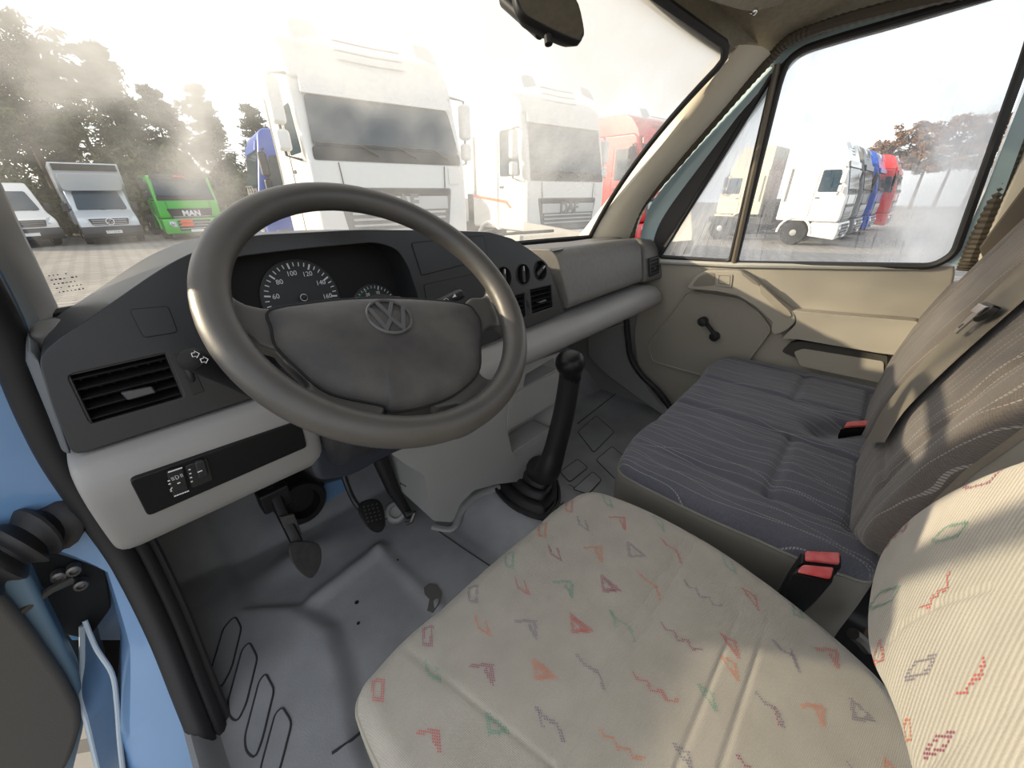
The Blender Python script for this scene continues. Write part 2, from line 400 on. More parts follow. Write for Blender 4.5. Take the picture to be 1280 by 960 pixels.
# seam lines, two drain holes and a worn tear in the rubber
MB().tube([on_floor(u, v)+A(0, 0, .001) for u, v in ((415, 942), (440, 925), (455, 912))], .003, 6).build('floor_seam', RIBL, flo)
MB().tube([on_floor(u, v)+A(0, 0, .001) for u, v in ((545, 662), (578, 685), (610, 706), (640, 725))], .002, 6).build('floor_seam', RIBL, flo)
MB().tube([on_floor(u, v)+A(0, 0, .002) for u, v in ((722, 530), (750, 508), (778, 486))], .002, 6).build('floor_seam', RIBL, flo)
for u, v, r in ((446, 753, .005), (448, 779, .004), (497, 700, .003)):
    MB().lathe(on_floor(u, v), (0, 0, 1), [(r*1.3, -.002), (r, .0015), (r*.7, .001)], 12).build('drain_hole', MATTE, flo)
P = [on_floor(u, v)+A(0, 0, .0025) for u, v in ((530, 735), (537, 730), (546, 732), (552, 742), (549, 756), (541, 767), (534, 764), (537, 750), (531, 744))]
MB().prism(P, (0, 0, .0012)).build('worn_tear', mat('bare_worn', (.13, .125, .115), .8), flo)

# ---- low rear bulkhead behind the seats, added to block light on the floor
MB().box((.72, -.62, .22), (1.86, .03, .62)).build('wall_rear', CARP, kind='structure')
# ---- front wall, kick panels
MB().box((.73, 1.41, .27), (1.86, .03, .84)).build('wall_front', CARP, kind='structure')
wl = MB().prism([(-.150, .80, -.02), (-.150, .92, .2), (-.150, .955, .45), (-.150, .93, .76), (-.150, 1.42, .69), (-.150, 1.42, -.02)], (.012, 0, 0)).build('wall_left', CARP, kind='structure')
for u, v in ((192, 700), (197, 716)):
    p = at(u, v, 'x', -.155); MB().box(p, (.012, .02, .05)).build('vent_slot', MATTE, wl, bevel=.003)
wr = MB().prism([(1.645, .45, .05), (1.645, 1.42, .05), (1.645, 1.42, .86), (1.645, .70, .80), (1.645, .66, .45)], (.02, 0, 0)).build('wall_right', CONS, kind='structure')
P = [at(u, v, 'x', 1.60) for u, v in ((735, 418), (782, 405), (788, 450), (812, 490), (845, 530), (800, 500), (755, 466), (735, 445))]
MB().prism(P, (.03, 0, 0)).build('side_trim', CONS, wr, bevel=.004)

MB().box((.73, 1.235, .675), (1.86, .38, .02)).build('leak_cover', MATTE, kind='structure')  # unseen cowl plate added to keep daylight from leaking into the footwell
# ---- right A-pillar, door seal and door frame
NP = nrm(A(1, 0, .14)); OP = A(1.62, 0, .78)            # plane of the passenger window
def win(u, v, off=0.0): return onp(u, v, OP+NP*off, NP)
Lp = [(733, 298, 1.452), (790, 228, 1.425), (850, 152, 1.395), (897, 92, 1.352), (916, 67, 1.337), (924, 56, 1.33)]
Rp = [(787, 299, 1.575), (803, 258, 1.55), (850, 198, 1.525), (905, 134, 1.50), (948, 84, 1.485), (964, 68, 1.48)]
Ls, Rs = [spline([at(u, v, 'x', x) for u, v, x in Q], 6) for Q in (Lp, Rp)]
rows = []
for a, b in zip(Ls, Rs):
    c = (a+b)/2+A(-.022, -.018, 0)
    rows.append([a+A(.01, .05, .0), a, a*.6+c*.4+A(-.004, -.003, 0), c, b*.6+c*.4+A(-.004, -.003, 0), b, b+A(.04, .0, 0)])
MB().grid(rows).build('trim_1', TRIM, kind='structure')
seal = [at(u, v, 'x', x) for u, v, x in ((789, 300, 1.585), (800, 262, 1.57), (855, 196, 1.545), (910, 132, 1.52), (955, 82, 1.495), (985, 52, 1.48), (1030, 33, 1.47), (1100, 13, 1.465), (1200, -10, 1.46), (1300, -30, 1.46))]
SEALM = mat('ribbed_seal', (0.075, 0.062, 0.045), .6, bump=(200, .4, .001))
S = spline(seal, 14)
rr = [.0125+.0022*(i % 2) for i in range(len(S))]
MB().tube(S, rr, 8).build('trim_2', SEALM, kind='structure')

dr = bpy.data.objects.new('door_1', None); COL.objects.link(dr); dr.location = (1.64, .25, .10); dr['kind'] = 'structure'
# painted window frame
Fo = [win(u, v, -.002) for u, v in ((797, 322), (803, 285), (818, 248), (868, 183), (928, 112), (962, 76), (988, 52), (1034, 32), (1120, 8), (1300, -38))]
Fi = [win(u, v, -.006) for u, v in ((819, 322), (824, 292), (842, 265), (885, 210), (945, 135), (975, 95), (1000, 68), (1050, 51), (1135, 26), (1300, -23))]
Fo, Fi = spline(Fo, 5), spline(Fi, 5)
rows = [[a+A(.05, 0, 0), a, (a+b)/2+A(-.006, 0, 0), b, b+A(.03, 0, 0)] for a, b in zip(Fo, Fi)]
MB().grid(rows).build('window_frame', BLUE_LIT, dr)
rows = [[win(u, v, -.004)+A(.05, 0, 0), win(u, v, -.004), win(u2, v2, -.004), win(u2, v2, -.004)+A(.05, 0, 0)] for (u, v), (u2, v2) in
        (((1178, 327), (1212, 335)), ((1196, 318), (1220, 322)), ((1232, 238), (1256, 238)), ((1282, 110), (1303, 110)), ((1330, -20), (1352, -20)))]
MB().grid(rows).build('window_frame', BLUE_LIT, dr)
# black window rubbers
Fm = spline([win(u, v, -.004) for u, v in ((806, 322), (810, 288), (825, 252), (874, 188), (935, 116), (969, 82), (994, 60), (1040, 41), (1125, 17), (1300, -31))], 5)
Fg = spline([win(u, v, -.008) for u, v in ((826, 322), (838, 300), (854, 273), (900, 202), (950, 122), (972, 92), (1000, 68), (1050, 51), (1135, 27), (1300, -22))], 5)
MB().grid([[a+A(.02, 0, 0), a, (a+b)/2+A(-.003, 0, 0), b, b+A(.03, 0, 0)] for a, b in zip(Fm, Fg)]).build('frame_rubber', RUB, dr)
q = rpoly([win(u, v, -.006) for u, v in ((824, 321), (913, 327), (969, 88))], .02, 4)
MB().tube(q, .0085, 8, closed=True).build('window_rubber', RUB, dr)
main_px = [(919, 329), (1166, 333), (1193, 318), (1282, 70), (1312, -25), (1200, 3), (1050, 46), (1004, 61), (984, 76), (974, 104)]
q = rpoly([win(u, v, -.006) for u, v in main_px], .02, 4)
MB().tube(q, .0095, 8, closed=True).build('window_rubber', RUB, dr)
# divider bar between the quarter light and the drop glass
a, b = win(917, 328, -.014), win(972, 80, -.014)
MB().tube([a, b], .0085, 8).build('divider_bar', mat('divider_brown', (.14, .12, .09), .4), dr)

# ---- door panel
def dp(u, v, x=1.62): return at(u, v, 'x', x)
top = [(811, 325), (920, 329), (1060, 331), (1150, 331), (1165, 326), (1182, 325), (1194, 332), (1194, 345)]
pan = [dp(u, v) for u, v in top]
rest = [(1.62, -.20, .62), (1.62, -.20, .12), (1.62, .36, .10), dp(842, 508), dp(812, 486), dp(796, 456), dp(792, 418), (1.62, .72, .60)]
PP = rpoly(pan+[A(*p) for p in rest], [0, 0, 0, .05, .05, .02, .01, .01, 0, 0, 0, 0, .04, .03, .03, 0], 4)
panel = MB().prism(PP, (.03, 0, 0)).build('door_panel', DOORM, dr, bevel=.007, seg=3)
# pale sill ledge along the glass
led = [dp(u, v, 1.612) for u, v in ((813, 326), (920, 331), (1060, 333), (1150, 333))]
MB().tube(led, .010, 8).build('sill_ledge', mat('sill_grey', (.40, .40, .38), .4), dr)
# lower raised field
q = rpoly([dp(u, v, 1.608) for u, v in ((859, 364), (925, 374), (950, 392), (964, 412), (956, 423), (936, 450), (922, 480), (880, 470), (816, 452), (810, 434), (818, 420))], .02, 4)
MB().prism(q, (.014, 0, 0)).build('lower_field', mat('door_field', (.285, .265, .225), .6, bump=(700, .3, .0006)), dr, bevel=.006, seg=3)
MB().tube(q, .004, 6, closed=True).build('field_ridge', DOORM, dr)
# arched grab handle that runs into the arm rest
def dpx(L, x): return [dp(u, v, x) for u, v in L]
hand = rpoly(dpx([(857, 361), (869, 345), (882, 338), (924, 338), (944, 352), (968, 374), (993, 392), (995, 402), (984, 413), (968, 420), (963, 412), (966, 404), (945, 384), (922, 370), (898, 365)], 1.565), .015, 4)
MB().prism(hand, (.05, 0, 0)).build('grab_handle', DOORM, dr, bevel=.010, seg=3)
dk = mat('door_recess_shade', (.19, .175, .145), .7)  # darker copy of the door plastic, paints shade on flat recess plates
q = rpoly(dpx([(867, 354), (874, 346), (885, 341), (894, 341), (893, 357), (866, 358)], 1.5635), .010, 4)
MB().prism(q, (.002, 0, 0)).build('handle_recess_shade', dk, dr)
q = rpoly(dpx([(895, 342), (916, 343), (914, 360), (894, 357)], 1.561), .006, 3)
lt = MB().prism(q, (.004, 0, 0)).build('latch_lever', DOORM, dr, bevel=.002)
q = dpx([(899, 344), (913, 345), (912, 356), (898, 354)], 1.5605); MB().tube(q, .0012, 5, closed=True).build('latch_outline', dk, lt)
q = rpoly(dpx([(926, 338), (946, 353), (950, 358), (942, 355), (928, 344)], 1.564), .004, 2); MB().prism(q, (.002, 0, 0)).build('handle_slot_shade', dk, dr)
q = rpoly(dpx([(950, 355), (986, 388), (990, 395), (982, 397), (950, 366)], 1.560), .006, 3); MB().prism(q, (.01, 0, 0)).build('grip_pad', mat('grip', (.27, .245, .20), .6), dr, bevel=.003)
arm = rpoly(dpx([(988, 388), (1040, 393), (1150, 402), (1150, 448), (1100, 442), (995, 424), (976, 424), (996, 404)], 1.570), .012, 3)
MB().prism(arm, (.05, 0, 0)).build('arm_rest', DOORM, dr, bevel=.012, seg=3)
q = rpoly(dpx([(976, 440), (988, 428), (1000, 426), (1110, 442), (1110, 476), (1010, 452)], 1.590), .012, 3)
MB().prism(q, (.028, 0, 0)).build('door_pocket', mat('pocket_shade', (.045, .042, .036), .7), dr, bevel=.003)  # solid block, the shade inside the pocket put into its colour
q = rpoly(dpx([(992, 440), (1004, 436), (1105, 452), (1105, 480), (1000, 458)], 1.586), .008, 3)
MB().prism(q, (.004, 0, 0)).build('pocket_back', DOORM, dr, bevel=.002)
# window crank
cr = MB().lathe(dp(894, 420, 1.605), (-1, 0, 0), [(.019, 0), (.018, .016), (.010, .022)], 18).build('window_crank', BLACK, dr)
a, b = dp(880, 401, 1.578), dp(895, 420, 1.585)
MB().tube([a, a*.6+b*.4, b], [.016, .011, .013], 12, flat=(1, .6)).build('crank_arm', BLACK, cr)
MB().lathe(a+A(.004, 0, 0), (-1, 0, 0), [(.012, 0), (.018, .006), (.019, .022), (.014, .032), (.004, .034)], 18).build('crank_knob', BLACK, cr)
# black lower edge seal of the door opening
sp = spline([at(u, v, 'x', 1.575) for u, v in ((783, 400), (785, 425), (789, 448), (803, 470), (822, 488), (838, 510), (862, 555))], 6)
MB().tube(sp, .013, 10).build('trim_3', RUB, kind='structure')

# ---- B pillar: ribbed seal, tan cover, shoulder belt slot
bp_ = [at(u, v, 'x', 1.60) for u, v in ((1206, 338), (1222, 300), (1247, 240), (1271, 185), (1310, 95), (1350, 0))]
S = spline(bp_, 16); MB().tube(S, [.015+.003*(i % 2) for i in range(len(S))], 8).build('trim_4', SEALM, kind='structure')
q = [at(u, v, 'x', 1.585) for u, v in ((1222, 325), (1232, 300), (1258, 240), (1283, 182), (1330, 70), (1500, 60), (1420, 330), (1300, 420))]
pl = MB().prism(q, (.05, 0, 0)).build('trim_5', TRIM, kind='structure', bevel=.006)

MB().prism([at(u, v, 'x', 1.565) for u, v in ((1224, 310), (1281, 233), (1350, 160), (1360, 330), (1240, 350))], (.01, 0, 0)).build('belt_guide_cover', mat('cover_brown', (.085, .070, .055), .6), pl, bevel=.003)
# ---- headliner over the cab, front header
def side_pt(s):  # along the right side rail, front to back
    return A(1.463+.0*s, .40-.85*s, 1.366+.075*math.sin(min(1, s*1.6)*math.pi/2))
rows = []
for i in range(22):
    s = i/21; e = side_pt(s); row = []
    for j in range(26):
        t = j/25; x = e[0]*(1-t)+(.0)*t
        bow = .12*4*t*(1-t)*max(0, 1-s*1.3)
        row.append((x, e[1]+bow+.02, e[2]+.10*math.sin(min(1, t*2.2)*math.pi/2)))
    rows.append(row)
rows2 = []
for j in range(26):
    t = j/25; f = A(*rows[0][j])
    xw = 1.335*(1-t)+.06*t
    w = A(xw, .445+.10*4*t*(1-t), 1.325+.06*min(1, t*3)*min(1, (1-t)*6+.3))
    rows2.append([w+A(0, .02, -.004), w+A(0, -.012, .006), (w+f)/2+A(0, -.006, .012), f])
g = np.array(rows).transpose(1, 0, 2)
full = np.concatenate([np.array(rows2), g[:, 1:]], axis=1)
full = np.concatenate([full[:1]+A(.075, .01, -.022), full], axis=0)
ceil = MB().grid(full).build('ceiling', HEADL, kind='structure')

# ------------------------------------------------------------------ glass with breath on it
def fog_mat(name, tint, streak, scale, drops=False):
    m = bpy.data.materials.new(name); m.use_nodes = True; nt = m.node_tree; nt.nodes.clear()
    out = N(nt, 'ShaderNodeOutputMaterial')
    at_ = N(nt, 'ShaderNodeAttribute', attribute_name='fog')
    uv = N(nt, 'ShaderNodeUVMap'); mp = N(nt, 'ShaderNodeMapping'); mp.inputs['Scale'].default_value = scale; mp.inputs['Rotation'].default_value = (0, 0, streak)
    nt.links.new(uv.outputs[0], mp.inputs[0])
    n1 = N(nt, 'ShaderNodeTexNoise', i_Scale=5.0, i_Detail=8.0, i_Roughness=.62); nt.links.new(mp.outputs[0], n1.inputs['Vector'])
    n2 = N(nt, 'ShaderNodeTexNoise', i_Scale=90.0, i_Detail=3.0); nt.links.new(uv.outputs[0], n2.inputs['Vector'])
    f = at_.outputs['Fac']
    # noise bites most where the film is half thick
    k = math_(nt, 'MULTIPLY', math_(nt, 'MULTIPLY', f, math_(nt, 'SUBTRACT', 1.05, f)), 2.6)
    f = math_(nt, 'ADD', f, math_(nt, 'MULTIPLY', math_(nt, 'SUBTRACT', n1.outputs[0], .5), k))
    f = math_(nt, 'ADD', f, math_(nt, 'MULTIPLY', math_(nt, 'MULTIPLY', math_(nt, 'SUBTRACT', n2.outputs[0], .5), k), .15))
    if drops:   # run-down trails of water
        mp2 = N(nt, 'ShaderNodeMapping'); mp2.inputs['Scale'].default_value = (60, 3, 1); nt.links.new(uv.outputs[0], mp2.inputs[0])
        n3 = N(nt, 'ShaderNodeTexNoise', i_Scale=1.0, i_Detail=5.0, i_Roughness=.7); nt.links.new(mp2.outputs[0], n3.inputs['Vector'])
        tr = math_(nt, 'GREATER_THAN', n3.outputs[0], .60)
        a2 = N(nt, 'ShaderNodeAttribute', attribute_name='drip')
        f = math_(nt, 'SUBTRACT', f, math_(nt, 'MULTIPLY', math_(nt, 'MULTIPLY', tr, a2.outputs['Fac']), .5))
        mp3 = N(nt, 'ShaderNodeTexVoronoi', i_Scale=70.0); nt.links.new(uv.outputs[0], mp3.inputs['Vector'])
        dr_ = math_(nt, 'LESS_THAN', mp3.outputs['Distance'], .22)
        f = math_(nt, 'ADD', f, math_(nt, 'MULTIPLY', math_(nt, 'MULTIPLY', dr_, a2.outputs['Fac']), .10))
    cl = N(nt, 'ShaderNodeClamp', i_Min=.02, i_Max=.97); nt.links.new(f, cl.inputs[0])
    tr = N(nt, 'ShaderNodeBsdfTransparent'); tr.inputs[0].default_value = (.97, .985, .98, 1)
    tl = N(nt, 'ShaderNodeBsdfTranslucent'); tl.inputs[0].default_value = (*tint, 1)
    df = N(nt, 'ShaderNodeBsdfDiffuse'); df.inputs[0].default_value = (*tint, 1)
    m1 = N(nt, 'ShaderNodeMixShader', i_0=.25); nt.links.new(tl.outputs[0], m1.inputs[1]); nt.links.new(df.outputs[0], m1.inputs[2])
    m2 = N(nt, 'ShaderNodeMixShader'); nt.links.new(cl.outputs[0], m2.inputs[0]); nt.links.new(tr.outputs[0], m2.inputs[1]); nt.links.new(m1.outputs[0], m2.inputs[2])
    nt.links.new(m2.outputs[0], out.inputs[0]); return m

def rbf_fog(P, ctrl, sigma=60.0, key=2):
    """thickness of the film: soft blend of spots measured on the glass"""
    q = np.array([[*c[:2]] for c in ctrl], float); val = np.array([c[key] for c in ctrl], float)
    rel = P-CAM; z = rel @ _F; z = np.maximum(z, .02)
    u = 640+FPX*(rel @ _R)/z; v = 480-FPX*(rel @ _U)/z
    d2 = (u[..., None]-q[:, 0])**2+(v[..., None]-q[:, 1])**2
    w = 1/(d2+sigma**2*.15)**1.7
    return (w*val).sum(-1)/w.sum(-1)
def glass_grid(name, P, m, ctrl, sigma=60, drip=None):
    P = np.asarray(P, float); a, b = P.shape[:2]
    uu, vv = np.meshgrid(np.linspace(0, 1, a), np.linspace(0, 1, b), indexing='ij')
    o = MB().grid(P).build(name, m, kind='structure', fix=False, uvf=np.stack([uu, vv], -1).reshape(-1, 2))
    at1 = o.data.attributes.new('fog', 'FLOAT', 'POINT'); at1.data.foreach_set('value', rbf_fog(P, ctrl, sigma).ravel().astype(np.float32))
    if drip:
        at2 = o.data.attributes.new('drip', 'FLOAT', 'POINT'); at2.data.foreach_set('value', rbf_fog(P, drip, sigma).ravel().astype(np.float32))
    return o

# windscreen
def ws(u, v):
    b = A(-.10+1.552*u, .915+.12*4*u*(1-u)-.015*u, .828+.006*u)
    t = A(-.12+1.448*u, .44+.10*4*u*(1-u), 1.372-.045*u**3+.02*4*u*(1-u))
    p = b*(1-v)+t*v
    return p+A(0, .03*4*v*(1-v), .018*4*v*(1-v))
WS = [[ws(i/159, j/99) for j in range(100)] for i in range(160)]
ctrl = [(60, 20, .70), (20, 60, .35), (5, 130, .16), (60, 110, .42), (110, 60, .60), (150, 100, .60), (40, 170, .22), (100, 170, .10), (60, 220, .08), (100, 250, .03), (100, 320, .02), (200, 260, .03),
        (150, 150, .10), (180, 125, .35), (200, 170, .05), (215, 150, .35), (232, 110, .88), (238, 140, .80), (243, 170, .72), (250, 205, .60), (265, 240, .30), (280, 170, .35), (310, 130, .35), (320, 160, .10), (300, 200, .08),
        (330, 90, .85), (200, 60, .80), (250, 40, .92), (300, 30, .92), (400, 20, .90), (420, 70, .72), (480, 60, .80), (450, 110, .62), (390, 130, .25), (430, 145, .15), (480, 170, .10), (540, 160, .18), (570, 150, .55),
        (380, 200, .08), (450, 210, .12), (540, 215, .15), (500, 260, .22), (560, 270, .30), (370, 90, .60), (350, 200, .12), (330, 240, .08),
        (560, 60, .82), (600, 100, .80), (620, 50, .85), (600, 200, .55), (620, 260, .35), (640, 160, .72), (690, 120, .80), (690, 180, .66), (720, 230, .42), (700, 270, .22), (740, 270, .18), (730, 150, .74), (640, 220, .50),
        (780, 150, .60), (770, 200, .55), (790, 220, .40), (830, 130, .80), (792, 238, .12), (812, 208, .12), (832, 180, .14), (850, 155, .30), (720, 60, .88), (780, 60, .90), (850, 60, .92), (900, 60, .93), (800, 20, .90), (700, 20, .85), (860, 110, .92), (760, 100, .86)]
WSM = fog_mat('misted_windscreen', (.44, .45, .46), .9, (2.2, 1.0, 1))
glass_grid('window_1', WS, WSM, ctrl, 45)
# black rim of the windscreen
rim = [ws(1, v) for v in np.linspace(0, .93, 14)]+[ws(1-.004, .965), ws(1-.02, .99)]+[ws(u, 1) for u in np.linspace(.965, .02, 20)]+[ws(0, v) for v in np.linspace(.97, 0, 12)]+[ws(u, 0) for u in np.linspace(0.02, 1, 24)]
MB().tube([p+A(0, -.006, .0) for p in rim], .0105, 8, closed=True, flat=(1, .7)).build('trim_6', RUB, kind='structure')

# passenger quarter light and drop glass
tri = [win(826, 322), win(914, 327), win(969, 88), win(960, 95)]
Q = [[(1-i/29)*((1-j/39)*tri[0]+j/39*tri[3])+(i/29)*((1-j/39)*tri[1]+j/39*tri[2]) for j in range(40)] for i in range(30)]
SWM = fog_mat('misted_side_glass', (.92, .93, .94), .5, (2.0, 1.2, 1), drops=True)
glass_grid('window_2', Q, SWM, [(850, 260, .62), (860, 300, .50), (900, 230, .66), (930, 180, .72), (900, 290, .40), (880, 315, .18), (955, 120, .8), (920, 250, .35), (905, 315, .15), (835, 315, .3)], 40,
           [(850, 260, .3), (900, 300, .9), (940, 150, .2)])
bl, br, tr, tl = win(919, 329), win(1192, 333), win(1312, -25), win(984, 60)
Q = [[(1-i/69)*((1-j/59)*bl+j/59*tl)+(i/69)*((1-j/59)*br+j/59*tr) for j in range(60)] for i in range(70)]
glass_grid('window_3', Q, SWM, [(960, 110, .55), (1050, 80, .40), (1150, 60, .35), (1230, 80, .40), (1000, 150, .55), (1080, 135, .50), (1180, 130, .60), (960, 175, .45), (960, 220, .30), (985, 240, .30),
                                (1000, 200, .22), (1030, 200, .10), (1060, 220, .06), (1085, 215, .08), (1110, 215, .10), (1140, 180, .18), (1125, 165, .10), (1150, 210, .40), (1160, 160, .55), (1190, 200, .80), (1160, 250, .85), (1140, 290, .75), (1180, 280, .95), (1110, 300, .25), (1120, 320, .55), (1150, 320, .93),  # thick film at the lower right also paints the bright glare there
                                (1060, 290, .08), (1000, 290, .12), (960, 300, .22), (1030, 318, .15), (935, 300, .35), (1230, 180, .8), (1040, 160, .45), (1090, 260, .08)], 28,
           [(970, 230, 1.), (990, 280, .8), (1040, 220, .8), (1100, 210, .5), (1150, 250, .2), (1060, 310, .8), (1050, 100, 0), (1200, 100, 0), (1180, 260, 0)])
# etched maker's marks low in the driver's corner of the windscreen: a few unreadable rows
w1 = bpy.data.objects['window_1']; mk = MB()
def wsp(u, v):
    best = min(((np.hypot(*(pj_(WS[i][j])-A(u, v))), i, j) for i in range(0, 24) for j in range(0, 45)), key=lambda t: t[0]); return WS[best[1]][best[2]]
def pj_(p):
    r = np.asarray(p)-CAM; z = r@_F; return A(640+FPX*(r@_R)/z, 480-FPX*(r@_U)/z)
w0 = wsp(84, 355)
wx_ = nrm(ws(.1, .1)-ws(.0, .1)); wy_ = nrm(ws(.03, .2)-ws(.03, .0))
for r in range(5):
    for c in range(7):
        if random.random() < .7: mk.box(w0+wx_*(.0045*c-.01)+wy_*(.008*r-.01)-np.cross(wx_, wy_)*-.002, (random.uniform(.001, .003), .0006, random.uniform(.001, .002)))
mk.build('glass_marking', mat('etch_dark', (.05, .05, .05), .8), w1, smooth=False)

# ================================================================== DASHBOARD
dash = thing('dashboard', 'long grey and charcoal dashboard under the misted windscreen', 'dashboard', (.74, .80, .45))
FO = A(0, .655, .703); FU = nrm(A(0, .050, .247)); FX = A(1, 0, 0); FN = np.cross(FX, FU)      # fascia plane, FN looks at the driver
if FN[1] > 0: FN = -FN
def fa(u, v, off=0.0): return onp(u, v, FO+FN*off, FN)
def fal(L, off=0.0): return [fa(u, v, off) for u, v in L]
outer = rpoly(fal([(91, 571), (66, 510), (47, 447), (72, 424), (112, 398)]) + spline(fal([(150, 371), (195, 340), (235, 318), (285, 300), (330, 293)]), 4)
              + fal([(450, 287), (560, 288), (612, 290)]) + spline(fal([(640, 298), (664, 313), (684, 329)]), 3) + fal([(706, 390), (600, 434), (560, 452), (430, 462), (310, 500)]), .012, 3)
clus = rpoly(fal([(262, 345), (290, 322), (380, 311), (470, 303), (496, 311), (510, 332), (534, 405), (536, 440), (400, 455), (290, 470)]), .02, 4)
lvent = rpoly(fal([(84, 469), (208, 441), (231, 497), (114, 531)]), .006, 2)
dials = [(630, 347), (654, 343), (675.5, 338)]
dr_ = .0255
dc = [fa(*d) for d in dials]
dhole = [[c+dr_*(math.cos(a)*FX+math.sin(a)*FU) for a in np.linspace(0, 2*math.pi, 28, endpoint=False)] for c in dc]
va = rpoly(fal([(628, 373), (656, 366), (658, 396), (632, 406)]), .004, 2)
vb = rpoly(fal([(662, 362), (689, 356), (691.5, 384), (665, 393)]), .004, 2)
BK = A(0, .21, -.012)
fas = MB().plate(outer, [clus, lvent, va, vb]+dhole, BK, A(0, .075, -.004)).build('fascia', DARK, dash, bevel=.009, seg=3)
# closing back of the hood is the top pad
tp = [(.79, .835), (.83, .838), (.93, .824), (1.07, .815), (1.07, .62), (.79, .62)]
MB().prism([(-.075, y, z) for y, z in tp], (1.63, 0, 0)).build('top_pad', GREYD, dash, bevel=.01)
# end cap strip at the door side
q = [at(48, 450, 'y', .70), at(34, 436, 'y', .72), at(32, 452, 'y', .72), at(60, 520, 'y', .69), at(78, 566, 'y', .672), at(90, 570, 'y', .668)]
MB().prism(q, (-.002, .12, 0)).build('end_cap', mat('end_cap_grey', (.10, .11, .12), .5), dash, bevel=.004)

# instrument cluster
ins = MB().plate([p+A(0, .072, -.003) for p in rpoly(fal([(235, 345), (280, 312), (480, 290), (530, 310), (560, 460), (290, 500)]), .01)], [], A(0, .01, 0)).build('instrument_panel', MATTE, dash)
def ip(u, v, off=.0): return onp(u, v, FO+A(0, .069, 0)+FN*off, FN)
def gauge(name, cu, cv, R, a0, a1, nmaj, nmin, labels, mt):
    c = ip(cu, cv)
    d = MB().lathe(c, FN, [(R*1.08, -.006), (R*1.08, .001), (R*1.03, .002), (0.001, .0022)], 48).build(name, mat('gauge_face', (.028, .030, .032), .6), ins)
    tk = MB()
    for k in range((nmaj-1)*nmin+1):
        a = math.radians(a0+(a1-a0)*k/((nmaj-1)*nmin)); dd = math.cos(a)*FX+math.sin(a)*FU; tt = -math.sin(a)*FX+math.cos(a)*FU
        big = k % nmin == 0; l = .16 if big else .11; w = .022 if big else .013
        p0, p1 = c+FN*.003+dd*R*(.99-l), c+FN*.003+dd*R*.99
        tk.prism([p0-tt*R*w, p0+tt*R*w, p1+tt*R*w, p1-tt*R*w], FN*.0004)
    tk.build('tick_marks', mt, d, smooth=False)
    for k, t in enumerate(labels):
        if t is None: continue
        a = math.radians(a0+(a1-a0)*k/(nmaj-1)); p = c+FN*.0032+(math.cos(a)*FX+math.sin(a)*FU)*R*.70
        text_mesh(t, R*.19, p, FX, FU, WHITEP, 'number', d, bold=.0)
    MB().lathe(c+FN*.003, FN, [(.0045, 0), (.0045, .010), (.003, .011)], 14).build('needle_boss', BLACK, d)
    MB().tube([c+FN*.008+(math.cos(x)*FX+math.sin(x)*FU)*.0058 for x in np.linspace(0, 2*math.pi, 20)], .0008, 5).build('boss_ring', WHITEP, d)
    return d
gauge('speedometer', 378, 372, .062, 238, -42, 9, 4, ['20', '40', '60', '80', '100', '120', '140', '160', '180'], WHITEP)
g2 = gauge('temperature_gauge', 470, 386, .047, 190, -50, 7, 4, [None, '10', '20', '30', '40', '50', None], WHITEP)
c = ip(470, 386)
MB().tube([c+FN*.0034+(math.cos(x)*FX+math.sin(x)*FU)*.0425 for x in np.linspace(math.radians(160), math.radians(85), 16)], .0035, 6, flat=(1, .15)).build('green_arc', GREENP, g2)

# air vents: five slats each with a tab and a thumb wheel
def vent(name, px, depth, nsl, parent, tab=None, vert=0, mt=BLACK, grid=0):
    q = fal(px, -.001); c = sum(q)/4
    fr = MB()
    fr.plate([c+(p-c)*1.03 for p in q], [[c+(p-c)*.955 for p in q]], -FN*.03)
    v = fr.build(name, mt, parent, bevel=.001)
    MB().prism([p-FN*(depth+.002) for p in q], -FN*.002).build('vent_back', MATTE, v)
    for k in range(nsl):
        t = (k+.6)/nsl
        a, b = q[0]*(1-t)+q[3]*t, q[1]*(1-t)+q[2]*t
        MB().prism([a-FN*.006-FU*.0012, a-FN*.003+FU*.0012, a-FN*.026+FU*.008, a-FN*.028+FU*.005], b-a).build('slat', mt, v, bevel=.0006)
    for k in range(vert):
        t = (k+.5)/vert
        a, b = q[0]*(1-t)+q[1]*t, q[3]*(1-t)+q[2]*t
        MB().prism([a-FN*.032-FX*.001, a-FN*.032+FX*.001, a-FN*.05+FX*.001, a-FN*.05-FX*.001], b-a).build('rear_vane', mt, v)
    if tab:
        p = [fa(u, v_, .004) for u, v_ in tab]; MB().prism(p, -FN*.012).build('vent_tab', mat('tab_grey', (.05, .052, .056), .3), v, bevel=.002)
    return v
vent('air_vent', [(84, 469), (208, 441), (231, 497), (114, 531)], .055, 5, dash, [(150, 491), (190, 483), (196, 491), (160, 501)], vert=7)
vent('air_vent', [(628, 373), (656, 366), (658, 396), (632, 406)], .045, 5, dash)
vent('air_vent', [(662, 362), (689, 356), (691.5, 384), (665, 393)], .045, 5, dash, [(674, 377), (683, 374), (684, 376), (675, 379.5)])
def thumb(px, parent):
    q = fal(px, .0); MB().prism([p+FN*.001 for p in q], -FN*.004).build('thumbwheel_plate', BLACK, parent, bevel=.001)
    a, b = (q[0]+q[1])/2*.84+(q[2]+q[3])/2*.16, (q[0]+q[1])/2*.16+(q[2]+q[3])/2*.84
    r = np.linalg.norm(a-b)/2; c = (a+b)/2-FN*r*.72
    MB().lathe(c-FX*.004, FX, [(r*.9, 0), (r, .002), (r, .006), (r*.9, .008)], 24).build('thumbwheel', RUB, parent, angle=60)
thumb([(216, 443), (233, 439), (256, 489), (241, 494)], dash)
thumb([(656.5, 366), (660.5, 365), (664, 392), (659, 395)], dash)
